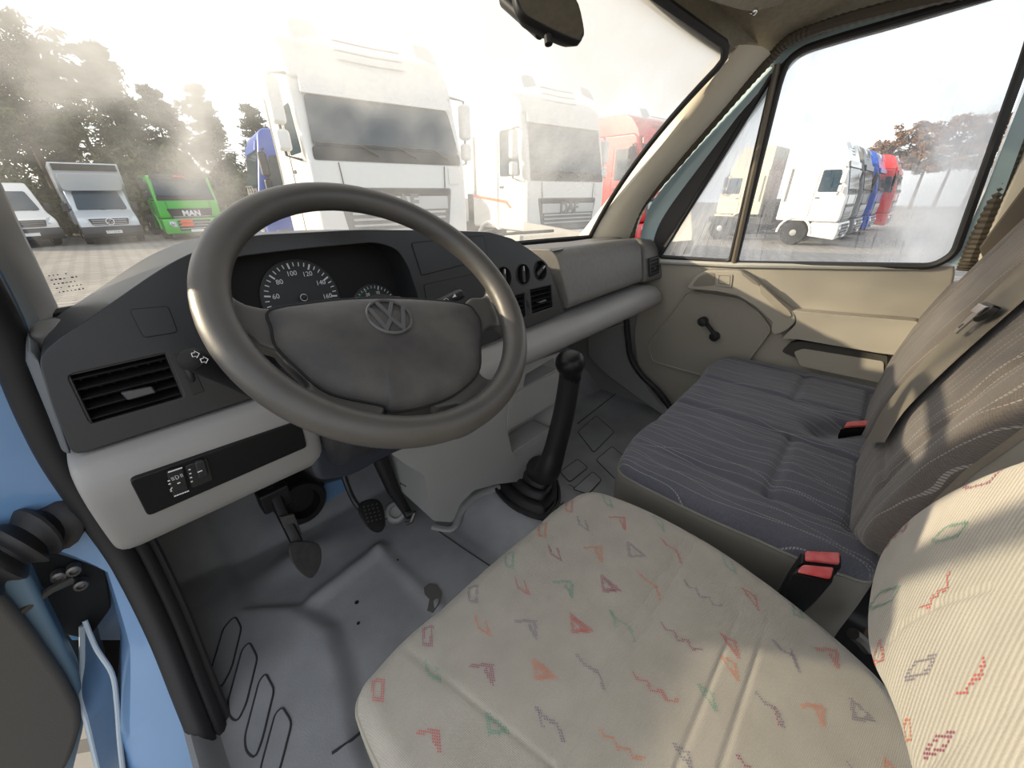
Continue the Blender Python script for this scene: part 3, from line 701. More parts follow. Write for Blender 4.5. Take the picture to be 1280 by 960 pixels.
# heater dials
for k, c in enumerate(dc):
    d = MB().lathe(c-FN*.016, FN, [(dr_*1.02, -.002), (dr_*1.0, .0), (dr_*.86, .001), (dr_*.84, .004), (.002, .005)], 32).build('heater_dial', GLOSSB, dash)
    a = math.radians((80, 84, 28)[k]); dd = math.cos(a)*FX+math.sin(a)*FU; tt = -math.sin(a)*FX+math.cos(a)*FU
    o = c-FN*.012
    MB().prism(rpoly([o-dd*dr_*.84-tt*.006, o-dd*dr_*.84+tt*.006, o+dd*dr_*.84+tt*.005, o+dd*dr_*.84-tt*.005], .003, 2), FN*.016).build('dial_grip', BLACK, d, bevel=.002)
    MB().prism([o+FN*.0161+dd*dr_*x+tt*y for x, y in ((.35, -.001), (.35, .001), (.8, .001), (.8, -.001))], FN*.0004).build('pointer_mark', WHITEP, d)
    MB().tube([c+FN*.0006+(math.cos(x)*FX+math.sin(x)*FU)*dr_*1.03 for x in np.linspace(0, 2*math.pi, 33)][:-1], .0016, 6, closed=True).build('dial_rim', BLACK, d)
# storage lids and the blank cover
GRV = MATTE
for nm, px in (('storage_lid', [(514.5, 304), (604, 294.5), (610, 323), (527, 344)]), ('storage_lid', [(530, 356), (604, 340), (612, 370), (560, 384), (536, 390)]), ('blank_cover', [(162, 387), (210, 383), (222, 415), (180, 422)])):
    q = fal(px, .0006)
    l = MB().prism(rpoly([p+FN*.0012 for p in q], .004, 3), -FN*.005).build(nm, DARK, dash, bevel=.0012)
    MB().tube(rpoly(q, .004, 3), .0013 if nm == 'storage_lid' else .0007, 6, closed=True).build('lid_gap', GRV, l)

# light grey lower beams (left one carries the switches)
def beam(name, prof, x0, x1, m, r0=.02, r1=.02):
    P = [A(0, y, z) for y, z in prof]; P = rpoly(P, .012, 3); c = sum(P)/len(P); R = []
    st = [(x0, r0*1.0), (x0+.003, r0*.55), (x0+.009, r0*.2), (x0+.02, 0)]+[(x0+.02+(x1-x0-.04)*t, 0) for t in (.25, .5, .75)]+[(x1-.02, 0), (x1-.009, r1*.2), (x1-.003, r1*.55), (x1, r1)]
    for x, s in st:
        R.append([A(x, 0, 0)+c+(p-c)*(1-s/ .06*.35) for p in P])
    return MB().rings(R, True).build(name, m, dash, angle=60)
beam('lower_beam', [(.80, .705), (.665, .707), (.637, .700), (.622, .683), (.615, .655), (.617, .61), (.624, .575), (.640, .556), (.67, .550), (.80, .555)], -.090, .186, GREY)
beam('lower_beam', [(.80, .655), (.665, .660), (.632, .650), (.610, .630), (.602, .605), (.606, .588), (.622, .574), (.66, .566), (.80, .57)], .46, 1.585, GREY, r1=.022)
SO, SN = A(0, .6145, .64), nrm(A(0, -1, -.02))
def sp_(u, v, off=0.0): return onp(u, v, SO+SN*off, SN)
swp = MB().prism(rpoly([sp_(*p, .002) for p in ((162, 601), (376, 526.5), (384, 559), (185, 646))], .006, 3), -SN*.010).build('switch_panel', GLOSSB, dash, bevel=.0015)
sw = MB().prism(rpoly([sp_(*p, .006) for p in ((208, 590), (229, 584), (237, 614), (217, 622))], .003, 2), -SN*.008).build('fog_lamp_switch', BLACK, swp, bevel=.002)
sw2 = MB().prism(rpoly([sp_(*p, .004) for p in ((231, 583), (260, 573), (267, 600), (240, 611))], .003, 2), -SN*.006).build('dimmer_switch', BLACK, swp, bevel=.0015)
MB().prism(rpoly([sp_(*p, .009) for p in ((243, 579), (256, 575), (261, 594), (249, 599))], .003, 2), -SN*.008).build('dimmer_wheel', RUB, sw2, bevel=.002)
def dots(px, off, m, nm, par, r=.0012):
    mb = MB()
    for u, v in px: mb.box(sp_(u, v, off), (r*2, .0006, r*1.3))
    return mb.build(nm, m, par, smooth=False)
dots([(211.5+3*k, 590-1.*k) for k in range(6)]+[(219+3.2*k, 620-1.2*k) for k in range(6)]+[(211, 601), (212, 605), (223, 604), (224, 603.5)], .0068, WHITEP, 'switch_marks', sw)
dots([(213.5, 612), (214, 614), (214.5, 610)], .0068, WHITEP, 'switch_marks', sw, .0009)
c = sp_(220, 597, .0069)
MB().tube([c+A(.0028*math.cos(t), 0, .0030*math.sin(t)) for t in np.linspace(-1.5, 1.5, 8)]+[c+A(-.0003, 0, .0030), c+A(-.0003, 0, -.0030), c+A(.0003, 0, -.0030)], .0003, 4).build('fog_lamp_symbol', WHITEP, sw)
mb = MB()
for k in range(3): mb.box(c+A(-.0034, 0, .002-.002*k), (.003, .0005, .0005))
for k in range(2): mb.box(c+A(.0052+.0016*k, 0, 0), (.0005, .0005, .005))
mb.build('fog_lamp_symbol', WHITEP, sw, smooth=False)
dots([(237+.9*k, 587+5*k) for k in range(4)], .0046, WHITEP, 'dimmer_marks', sw2, .0012)
dots([(248+1.2*k, 590-.5*k) for k in range(4)], .0096, WHITEP, 'dimmer_marks', sw2, .0011)
# knee cover under the column
q = rpoly([at(u, v, 'y', .625) for u, v in ((389, 515), (391, 590), (400, 604), (440, 598), (487, 572), (560, 540), (560, 500))], .02, 4)
MB().prism(q, (0, .14, .01)).build('knee_cover', mat('knee_navy', (.022, .027, .040), .5, bump=(700, .2, .0006)), dash, bevel=.015, seg=3)

# glovebox side: rounded pad, end vent housing
def lofted(name, L, Rr, m, bev=.006, r=.03):
    a, b = rpoly(L, r, 5), rpoly(Rr, r, 5)
    return MB().rings([a, [p*.5+q*.5 for p, q in zip(a, b)], b], True).build(name, m, dash, bevel=bev, seg=2, angle=50)
TL, TR, BL, BR = at(693, 313, 'y', .690), at(800, 300, 'y', .700), at(714, 388, 'y', .632), at(804, 354, 'y', .652)
lofted('glovebox_lid', [TL+A(.012, .26, -.014), TL+A(0, .015, .004), TL+A(.008, -.008, -.02), BL, BL+A(.0, .10, .0), BL+A(0, .26, .02)],
       [TR+A(-.05, .20, -.008), TR+A(0, .015, .004), TR+A(.002, -.008, -.02), BR, BR+A(0, .10, 0), BR+A(-.05, .20, .02)], GREYD)
TL2, TR2, BL2, BR2 = at(804, 299, 'y', .700), at(827, 301, 'y', .672), at(807, 355, 'y', .650), at(831, 350, 'y', .628)
eh = lofted('end_vent_housing', [TL2+A(-.02, .12, -.004), TL2+A(0, .015, .004), TL2+A(.002, -.008, -.02), BL2, BL2+A(0, .10, 0), BL2+A(-.02, .12, .02)],
            [TR2+A(-.02, .12, -.004), TR2+A(-.004, .015, .002), TR2+A(.0, -.006, -.02), BR2, BR2+A(0, .10, 0), BR2+A(-.02, .12, .02)], GREYD, .008)
cn = sum((TL2, TR2, BL2, BR2))/4; nn = nrm(np.cross(BR2-TL2, TR2-BL2)); nn = nn if nn @ (CAM-cn) > 0 else -nn
hx = nrm(TR2-TL2+BR2-BL2); hy = np.cross(nn, hx)
def eh_(u, v, off): return onp(u, v, cn+nn*off, nn)
MB().prism(rpoly([eh_(*p, .0075) for p in ((812, 322.5), (823.5, 319), (824, 341), (813, 346))], .003, 2), -nn*.004).build('end_vent', MATTE, eh)
for k in range(5):
    t = (k+.5)/5; a = eh_(812, 322.5+23.5*t, .0085); b = eh_(823.7, 319+22*t, .0085)
    MB().tube([a, b], .0013, 6).build('slat', mat('slat_grey', (.06, .06, .058), .4), eh)
MB().tube([eh_(812.5, 345-.0*k, .010+.0*k) for k in (0,)]+[eh_(812, 323, .010)], .0035, 6).build('thumbwheel', RUB, eh)
MB().box(eh_(818.5, 335, .011), (.016, .006, .005)).build('vent_tab', mat('tab_grey', (.05, .052, .056), .3), eh, bevel=.001)
# little slot in the pad top
a = at(690, 312, 'z', .842); MB().prism([at(u, v, 'z', .8475) for u, v in ((687, 313.5), (702, 310), (704, 312), (690, 315))], (0, 0, .002)).build('pad_slot', DARK, dash)

# ================================================================== STEERING COLUMN AND WHEEL
WT = math.radians(49.6); WO = A(.268, .466, .870); WX = A(1, 0, 0); WU = A(0, math.sin(WT), math.cos(WT)); WN = np.cross(WX, WU)
col_ = thing('steering_column', 'dark steering column behind the wheel with two control stalks', 'column', tuple(WO-WN*.35))
def rrect(o, w, h, r=.03, n=5): return rpoly([o+WX*a*w/2+WU*b*h/2 for a, b in ((-1, -1), (1, -1), (1, 1), (-1, 1))], r, n)
MB().rings([rrect(WO-WN*d+WU*s, w, h) for d, w, h, s in ((.055, .13, .11, -.01), (.075, .15, .13, -.012), (.14, .16, .14, -.02), (.20, .17, .15, -.03), (.33, .16, .14, -.03))], True).build('column_shroud', DARK, col_, angle=60)
MB().tube([WO-WN*.06, WO-WN*.02], .028, 20).build('hub_boss', BLACK, col_)
STALK = mat('stalk_black', (.012, .012, .013), .75, spec=.2)
def stalk(P, r, m, nm, syms):
    P = spline(P, 6); n = len(P); rr = list(np.interp(np.linspace(0, 1, n), np.linspace(0, 1, len(r)), r))
    return MB().tube(P, rr, 14, flat=(1, .75)).build(nm, m, col_)
l0, l1 = at(246, 452, 'y', .535), at(330, 497, 'y', .560)
ls = stalk([l0-(l1-l0)*.14, l0-(l1-l0)*.12, l0-(l1-l0)*.06, l0, l0*.6+l1*.4, l1], [.004, .012, .0175, .019, .016, .012, .011], STALK, 'indicator_stalk', None)
r0, r1 = at(572, 369, 'y', .575), at(505, 400, 'y', .600)
rs = stalk([r0-(r1-r0)*.10, r0-(r1-r0)*.08, r0-(r1-r0)*.02, r0, r0*.6+r1*.4, r1], [.004, .011, .013, .013, .012, .011], BLACK, 'wiper_stalk', None)
vd = nrm(CAM-l0); ex = nrm(np.cross(A(0, 0, 1), vd)); ey = np.cross(vd, ex)
for k, (du, dv) in enumerate(((4, -6), (9, 0))):
    p = l0+vd*.0215+ex*(du-2)*.0011-ey*dv*.0013
    MB().tube([p+ex*a+ey*b for a, b in ((-.004, .002), (-.001, .002), (-.001, .004), (.0025, 0), (-.001, -.004), (-.001, -.002), (-.004, -.002), (-.004, .002))], .00045, 4).build('stalk_symbol', WHITEP, ls)
vd = nrm(CAM-r0); ex = nrm(np.cross(A(0, 0, 1), vd)); ey = np.cross(vd, ex)
p = at(568, 370, 'y', .575)+vd*.0135; MB().prism([p+ex*a+ey*b for a, b in ((-.004, -.003), (.004, -.001), (.001, .004))], vd*.0004).build('stalk_symbol', WHITEP, rs)
p = at(558, 375, 'y', .580)+vd*.0132; MB().tube([p+ex*.004*math.cos(t)+ey*.003*math.sin(t) for t in np.linspace(0, 4.7, 12)], .0005, 4).build('stalk_symbol', WHITEP, rs)

whl = thing('steering_wheel', 'four spoke dark grey steering wheel with a worn airbag cover', 'steering wheel', tuple(WO))
a_ = np.linspace(0, 2*math.pi, 97)[:-1]
rimb = MB().tube([WO+.1915*(math.cos(t)*WX+math.sin(t)*WU) for t in a_], .0190, 20, closed=True, up=WN)
def zp(x, y, off): return onp(230+x*450/1271, 220+y*450/1271, WO+WN*off, WN)
def spoke(px, off=-.016, th=.020):
    q = [zp(x, y, off) for x, y in px]
    rimb.prism(spline(q, 3, closed=True), -WN*th)
spoke([(75, 300), (125, 340), (160, 408), (215, 448), (300, 464), (430, 470), (430, 690), (330, 618), (262, 596), (232, 566), (205, 552), (150, 580), (95, 540)])
spoke([(330, 560), (330, 625), (440, 735), (430, 752), (330, 672), (305, 690), (380, 770), (430, 830), (330, 820), (520, 905), (700, 925), (740, 900), (716, 868), (704, 845), (716, 815), (760, 790), (600, 700)])
spoke([(1000, 436), (1055, 425), (1075, 395), (1085, 360), (1130, 385), (1190, 520), (1165, 580), (1135, 545), (1105, 526), (1070, 534), (1048, 552), (960, 560)])
spoke([(1030, 640), (1048, 695), (1080, 715), (1115, 702), (1140, 655), (1180, 680), (1160, 770), (1050, 880), (960, 915), (935, 875), (975, 838), (1000, 818), (960, 808), (880, 815), (860, 700)])
rm_o = rimb.build('rim', WHEELM, whl, fix=True)
rmm = rm_o.modifiers.new('blend', 'REMESH'); rmm.mode = 'VOXEL'; rmm.voxel_size = .0028; rmm.use_smooth_shade = True
smm = rm_o.modifiers.new('soften', 'SMOOTH'); smm.factor = .5; smm.iterations = 14
MB().prism(rpoly([zp(x, y, -.03) for x, y in ((330, 500), (980, 470), (1010, 680), (940, 770), (760, 810), (560, 750), (440, 690))], .02, 3), -WN*.03).build('hub_plate', BLACK, whl, bevel=.006)
padpx = [(300, 470), (420, 446), (600, 428), (800, 428), (990, 446), (1035, 480), (1052, 520), (1050, 600), (1042, 690), (960, 768), (850, 812), (740, 828), (700, 805), (560, 776), (480, 742), (400, 672), (325, 596), (308, 530)]
PB = -.011
pq = spline([zp(x, y, PB) for x, y in padpx], 5, closed=True)
pc = zp(690, 610, PB); PHT = .016
def padz(r): return PHT*(1-r**3.2)-.004*r**10
rowsP = [[pc+(p-pc)*r+WN*padz(r) for p in pq] for r in (0.001, .12, .25, .4, .55, .68, .78, .86, .92, .96, .985, 1.0)]
rowsP.append([p-WN*.012+(pc-p)*.004 for p in pq]); rowsP.append([p-WN*.03 for p in pq])
MB().grid(rowsP, True).build('airbag_cover', PADM, whl, angle=60)
MB().tube([p-WN*.0035 for p in pq], .0016, 6, closed=True).build('cover_gap', MATTE, whl)
# round emblem
ec = zp(725, 500, PB+PHT*.75); er = .0305
dE = (ec-pc); 
EN = nrm(WN+.10*WU-.0*WX); ang = math.radians(-13)
EX = nrm(math.cos(ang)*WX+math.sin(ang)*WU); EX = nrm(EX-EN*(EX@EN)); EY = np.cross(EN, EX)
eb = ec+EN*.000
em = MB().lathe(eb-EN*.006, EN, [(er, 0), (er, .0085), (er*.965, .0095), (er*.90, .0092), (er*.88, .0075), (.001, .0075)], 48).build('emblem', mat('emblem_dark', (.035, .035, .036), .3), whl, angle=25)
def stroke(P, w):
    mb = MB()
    P = [A(*p, 0) for p in P]; n = len(P); Lf = []; Rt = []
    for i, p in enumerate(P):
        d1 = nrm(P[i]-P[i-1]) if i else nrm(P[1]-P[0]); d2 = nrm(P[i+1]-P[i]) if i < n-1 else d1
        m_ = nrm(d1+d2); no = A(-m_[1], m_[0], 0); k = w/max(.35, no @ A(-d1[1], d1[0], 0))
        Lf.append(p+no*k); Rt.append(p-no*k)
    for i in range(n-1):
        q = [Lf[i], Lf[i+1], Rt[i+1], Rt[i]]
        mb.prism([eb+EN*.0015+er*(x*EX+y*EY) for x, y, _ in q], EN*.0028)
    return mb
EMS = mat('emblem_raise', (.085, .085, .088), .28)
stroke([(-.33, .80), (0, .06), (.33, .80)], .085).build('emblem_letter', EMS, em, bevel=.0004)
stroke([(-.74, .46), (-.36, -.70), (0, -.16), (.36, -.70), (.74, .46)], .085).build('emblem_letter', EMS, em, bevel=.0004)
MB().tube([eb+EN*.0028+er*.92*(math.cos(t)*EX+math.sin(t)*EY) for t in np.linspace(0, 2*math.pi, 49)[:-1]], .0018, 6, closed=True).build('emblem_ring', EMS, em)

# ================================================================== CONSOLE, LEVER, PEDALS
cons = thing('centre_console', 'grey plastic centre console under the dashboard with a flap and open pocket', 'console', (.72, .75, .08))
ca, cb, cc = at(533, 597, 'y', .735), at(700, 450, 'y', .665), at(650, 600, 'y', .650)
CN = nrm(np.cross(cb-ca, cc-ca)); CN = CN if CN[1] < 0 else -CN
def co(u, v, off=0.0): return onp(u, v, ca+CN*off, CN)
outl = rpoly([co(*p) for p in ((487, 566), (508, 581), (531, 594), (540, 651), (566, 653), (575, 630), (592, 613), (622, 605), (650, 602), (702, 568), (712, 520), (702, 440), (640, 460), (560, 490), (490, 530))], .012, 3)
h1 = rpoly([co(*p) for p in ((654, 484), (657, 468), (692, 447), (695.5, 462))], .004, 2)
h2 = rpoly([co(*p) for p in ((634.5, 539), (699, 501), (696, 520), (692, 540), (646, 571), (640, 565))], .008, 3)
MB().plate(outl, [h1, h2], A(.0, .30, .02), A(0, .10, .0)).build('console_body', CONS, cons, bevel=.008, seg=3)
MB().prism([co(u, v, -.09) for u, v in ((630, 590), (705, 560), (710, 440), (640, 460))], (0, .004, 0)).build('pocket_back', CONS, cons)
MB().prism([co(u, v, -.005) for u, v in ((640, 566), (646, 572), (693, 541), (688, 535))], (.0, .08, .0)).build('pocket_floor', CONS, cons, bevel=.003)
fl = MB().prism(rpoly([co(*p, .004) for p in ((634, 537), (636, 497), (655, 485), (697.5, 463.5), (700, 500))], .004, 2), -CN*.008).build('flap', CONS, cons, bevel=.002)
for k in range(3): MB().lathe(co(523.5+2.5*k, 606+1.5*k, .001)+A(-.03, .04, 0), (-1, -.4, 0), [(.003, 0), (.002, .001)], 8).build('rivet', MATTE, cons)
# base trim between the console and the floor hump
pb = [on_floor(u, v)+A(0, 0, .008) for u, v in ((541, 660), (566, 663), (578, 640), (596, 622), (622, 612), (652, 608), (690, 580))]
MB().tube(spline(pb, 5), .012, 8, flat=(1, .8)).build('base_trim', CONS, cons)

lev = thing('gear_lever', 'black gear lever rising from a pleated rubber boot between the seats', 'gear lever', tuple(on_floor(668, 628)))
kb = at(712, 446, 'y', .475)
tb = on_floor(664, 622); 
base_px = [(618, 606), (630, 589), (652, 581), (690, 600), (697, 625), (690, 640), (676, 648), (640, 634)]
bp0 = spline([on_floor(*p) for p in base_px], 4, closed=True); bc = sum(bp0)/len(bp0)
topc = bc+A(.055, -.035, .105)
R_ = []
for s, h, k in ((1.08, .0, 0), (1.10, .012, 0), (1.02, .016, 0), (.97, .010, 0), (.92, .012, .0), (.90, .030, .1), (.82, .034, .12), (.74, .030, .18), (.72, .050, .28), (.64, .055, .32), (.57, .050, .4), (.55, .072, .5), (.48, .076, .56), (.42, .074, .62), (.40, .095, .8), (.30, .12, 1.0)):
    c = bc+(topc-bc)*A(k, k, 0)
    R_.append([c+(p-bc)*A(s, s, 0)*(.55+.45*s if s < .9 else 1)+A(0, 0, h) for p in bp0])
MB().rings(R_, True).build('rubber_boot', RUB, lev, angle=60)
Pth = spline([bc+A(.030, -.02, .085), at(684, 590, 'y', .53), at(694, 560, 'y', .515), at(704, 520, 'y', .50), at(711, 480, 'y', .485), at(713, 462, 'y', .478)], 6)
rr = list(np.interp(np.linspace(0, 1, len(Pth)), (0, .15, .4, .7, 1), (.046, .037, .031, .028, .026)))
MB().tube(Pth, rr, 16).build('lever_sleeve', mat('lever_black', (.012, .012, .013), .5, bump=(200, .3, .001)), lev)
kd = nrm(kb-Pth[-1]); k0 = Pth[-1]
MB().lathe(k0-kd*.03, kd, [(.0255, 0), (.0265, .012), (.0275, .025), (.033, .038), (.0365, .050), (.0355, .062), (.028, .073), (.015, .079), (.002, .079)], 24).build('gear_knob', GLOSSB, lev, angle=80)

def pad_px(name, px, y, th, m, parent, treads=None):
    q = [at(u, v, 'y', y+.10*(v-px[0][1])/60*-1) for u, v in px]
    return MB().prism(spline(q, 3, closed=True), (.0, th, -th*.4)).build(name, m, parent, bevel=.003)
cl = thing('clutch_pedal', 'clutch pedal with a worn smooth pad, leftmost of the pedals', 'pedal', tuple(at(380, 710, 'y', .95)))
MB().tube([at(340, 610, 'y', 1.0), at(352, 640, 'y', .95), at(366, 668, 'y', .90), at(380, 696, 'y', .87)], .014, 8, flat=(1, .6)).build('pedal_arm', BLACK, cl)
MB().prism([at(u, v, 'y', .915) for u, v in ((350, 647), (368, 643), (378, 668), (362, 676))], (0, .01, 0)).build('arm_plate', DMETAL, cl, bevel=.002)
pad_px('pedal_pad', [(362, 682), (375, 677), (399, 681), (402, 703), (392, 722), (380, 720), (366, 704)], .86, .012, mat('worn_pad', (.060, .058, .056), .6, noise=(60, .6, (.10, .095, .09))), cl)
bk = thing('brake_pedal', 'brake pedal with a studded rubber pad, middle of the three pedals', 'pedal', tuple(at(465, 668, 'y', .92)))
MB().tube(spline([at(430, 595, 'y', .96), at(436, 612, 'y', .94), at(444, 628, 'y', .91), at(456, 642, 'y', .885)], 4), .008, 8).build('pedal_arm', BLACK, bk)
ppx = [(450, 638), (454, 628), (472, 624.5), (480, 636), (481.5, 657), (475, 666), (464, 663), (453, 648)]
pad_px('pedal_pad', ppx, .875, .014, RUB, bk)
studs = MB()
for i in range(4):
    for j in range(5):
        u, v = 455+i*5.2+j*1.3, 633.5+j*4.6-i*1.2
        studs.box(at(u, v, 'y', .866-.10*(v-638)/60), (.006, .003, .005))
studs.build('pad_studs', mat('stud_grey', (.045, .045, .046), .5), bk, bevel=.001)
MB().prism([at(u, v, 'y', .872-.04) for u, v in ((482, 650), (484.5, 648), (485, 657), (482.5, 659))], (0, .005, 0)).build('pad_clip', METAL, bk)
ac = thing('accelerator_pedal', 'thick black pedal arm ending at a steel joint in a grey grommet', 'pedal', tuple(at(508, 655, 'y', .86)))
MB().tube([at(474, 572, 'y', .90), at(490, 610, 'y', .875), at(512, 645, 'y', .85)], [.022, .018, .014], 10).build('pedal_arm', BLACK, ac)
g = at(506, 650, 'y', .85)
MB().lathe(g+A(0, .05, 0), nrm(CAM-g), [(.036, 0), (.036, .02), (.030, .032), (.020, .034), (.017, .026), (.002, .024)], 22).build('grommet', CONS, ac)
MB().tube([at(508, 643, 'y', .835), at(518, 640, 'y', .83), at(514, 652, 'y', .83), at(507, 655, 'y', .835)], .007, 8).build('steel_joint', DMETAL, ac)
lk = thing('brake_servo', 'dark round servo behind the pedals with a pale blue bracket', 'servo', tuple(at(380, 640, 'y', 1.18)))
c = at(378, 628, 'y', 1.12); MB().lathe(c, (0, -1, .15), [(.075, -.1), (.075, 0), (.066, .012), (.05, .012), (.046, -.03), (.002, -.03)], 28).build('servo_drum', BLACK, lk)
q = [at(u, v, 'y', 1.16) for u, v in ((405, 605), (432, 598), (437, 622), (420, 632), (398, 648), (375, 650), (370, 642), (398, 630))]
MB().prism(q, (0, .02, 0)).build('servo_bracket', BLUE_SHADED, lk, bevel=.004)
MB().box(at(342, 620, 'y', 1.0), (.07, .05, .06)).build('pedal_box', BLACK, lk, bevel=.006)

# ================================================================== SEATS
class Star:
    """soft padded surface over a star-shaped outline; frame o, ex, ey and height along ez"""
    def __init__(s, outline, cen, o, ex, ey, h, nr=46, nth=220, fn=None, edge=.03, dome=.012):
        s.c = A(*cen); s.o, s.ex, s.ey = A(*o), A(*ex), A(*ey); s.ez = np.cross(s.ex, s.ey); s.h, s.edge, s.dome, s.fn = h, edge, dome, fn
        q = np.array([A(*p)-s.c for p in outline]); th = np.unwrap(np.arctan2(q[:, 1], q[:, 0])); rr = np.hypot(q[:, 0], q[:, 1])
        if th[-1] < th[0]: th, rr = th[::-1], rr[::-1]
        s.th = np.r_[th-2*math.pi, th, th+2*math.pi]; s.rr = np.r_[rr, rr, rr]
        T = np.linspace(0, 2*math.pi, nth, endpoint=False); k = np.r_[np.linspace(.0006, .86, nr-14), np.linspace(.87, 1, 14)]
        Rm = s.R(T); s.P = []; s.uv = []
        for r in k:
            x, y = s.c[0]+r*Rm*np.cos(T), s.c[1]+r*Rm*np.sin(T)
            s.P.append(s.pt(x, y, r, Rm)); s.uv.append(np.stack([x, y], -1))
    def R(s, t):
        t = np.mod(t, 2*math.pi); return np.interp(t, s.th, s.rr)
    def z(s, x, y, r, Rm):
        d = (1-r)*Rm; e = np.clip(1-d/s.edge, 0, 1)
        z = s.dome*(1-r**2)-s.edge*(1-np.sqrt(np.maximum(0, 1-e**2.2)))
        if s.fn: z = z+s.fn(x, y)*sstep(0, .02, d)
        return z
    def pt(s, x, y, r, Rm, lift=0):
        z = s.z(x, y, r, Rm)+lift
        return s.o+np.multiply.outer(x, s.ex)+np.multiply.outer(y, s.ey)+np.multiply.outer(z, s.ez)
    def ev(s, x, y, lift=0):
        dx, dy = x-s.c[0], y-s.c[1]; Rm = s.R(math.atan2(dy, dx)); r = math.hypot(dx, dy)/Rm
        return None if r > .985 else s.pt(np.array(x), np.array(y), r, Rm, lift)
    def build(s, name, m, parent): return MB().grid(s.P, True).build(name, m, parent, fix=False, uvf=np.concatenate(s.uv), angle=70)
    def side(s, name, m, parent, steps):
        rows = [s.P[-1]]+[s.P[-1]+np.multiply.outer(np.full(len(s.P[-1]), -d), s.ez)+(s.P[-1]-(s.o+s.c[0]*s.ex+s.c[1]*s.ey))*k for d, k in steps]
        return MB().grid(rows, True).build(name, m, parent, angle=60)
    def welt(s, name, m, parent, r=.004, d=.0):
        return MB().tube([p-s.ez*d for p in s.P[-1]], r, 6, closed=True).build(name, m, parent)
def dl(x, y, a, b):   # distance to a seam
    a, b = A(*a), A(*b); ab = b-a; t = np.clip(((x-a[0])*ab[0]+(y-a[1])*ab[1])/(ab@ab), 0, 1)
    return np.hypot(x-a[0]-t*ab[0], y-a[1]-t*ab[1])
def seams(L):
    def f(x, y):
        z = 0*x
        for a, b, dep, w in L: z = z-dep*np.exp(-(dl(x, y, a, b)/w)**2)
        return z
    return f
def zw(u, v, z=.452): p = at(u, v, 'z', z); return (p[0], p[1])

# ---- driver's seat: beige cloth with stitched motifs
ds = thing('driver_seat', 'beige driver seat with small coloured zigzag motifs, nearest the camera', 'seat', (.33, .05, .03))
ol = rpoly([(.052, .330, 0), (.315, .338, 0), (.585, .318, 0), (.612, .20, 0), (.612, .05, 0), (.570, -.10, 0), (.52, -.20, 0), (.30, -.26, 0), (.10, -.24, 0), (.035, -.05, 0), (.038, .18, 0)], [.030, .2, .05, .08, .1, .1, .08, .1, .08, .1, .1], 6)
sm = [(zw(505, 805), zw(690, 955), .0016, .003), (zw(690, 955), zw(760, 1060), .0016, .003), (zw(865, 655), zw(675, 960), .0020, .0035), (zw(878, 662), zw(700, 960), .0020, .0035),
      (zw(925, 765), zw(845, 960), .0016, .003), (zw(962, 770), zw(900, 960), .0016, .003), (zw(880, 668), zw(990, 735), .0012, .003)]
cu = Star([p[:2] for p in ol], (.32, .04), (0, 0, .440), (1, 0, 0), (0, 1, 0), 0, nr=120, nth=520, fn=seams(sm), edge=.030, dome=.014)
cus = cu.build('cushion', SEATF, ds)
cu.side('cushion_side', VINYL, ds, ((.004, .004), (.02, .012), (.05, .012), (.09, -.01), (.14, -.04), (.16, -.08)))
cu.welt('cushion_piping', VINYL, ds, .0035, .002)
MB().box((.32, -.03, .16), (.42, .56, .26)).build('seat_base', BLACK, ds, bevel=.02)
PAL = [mat('thread_red', (.52, .10, .10), .9), mat('thread_orange', (.62, .20, .11), .9), mat('thread_green', (.13, .33, .24), .9), mat('thread_slate', (.20, .18, .24), .9), mat('thread_maroon', (.30, .08, .14), .9)]
T_ = {'D': ([(0, 0), (12, -2), (11, 25), (0, 21)], 1, 2.2), 'V': ([(0, 0), (4, 16), (20, 27), (14, 8)], 0, 2.0), 'H': ([(0, 1), (26, 1), (27, 24), (18, 7)], 0, 2.4), 'T': ([(0, 0), (27, 23), (3, 24)], 1, 2.4), 'F': ([(3, 6), (17, 20), (6, 20)], 0, 3.0),
      'Z': ([(0, 0), (6, 10), (18, 12), (22, 24), (36, 24), (42, 36), (56, 36)], 0, 1.6), 'B': ([(0, 0), (11, 13), (27, 21), (34, 41)], 0, 1.9), 'b': ([(0, 0), (6, 22), (9, 22)], 0, 1.6), 'L': ([(0, 0), (22, 30), (18, 10), (2, 0)], 1, 1.7)}
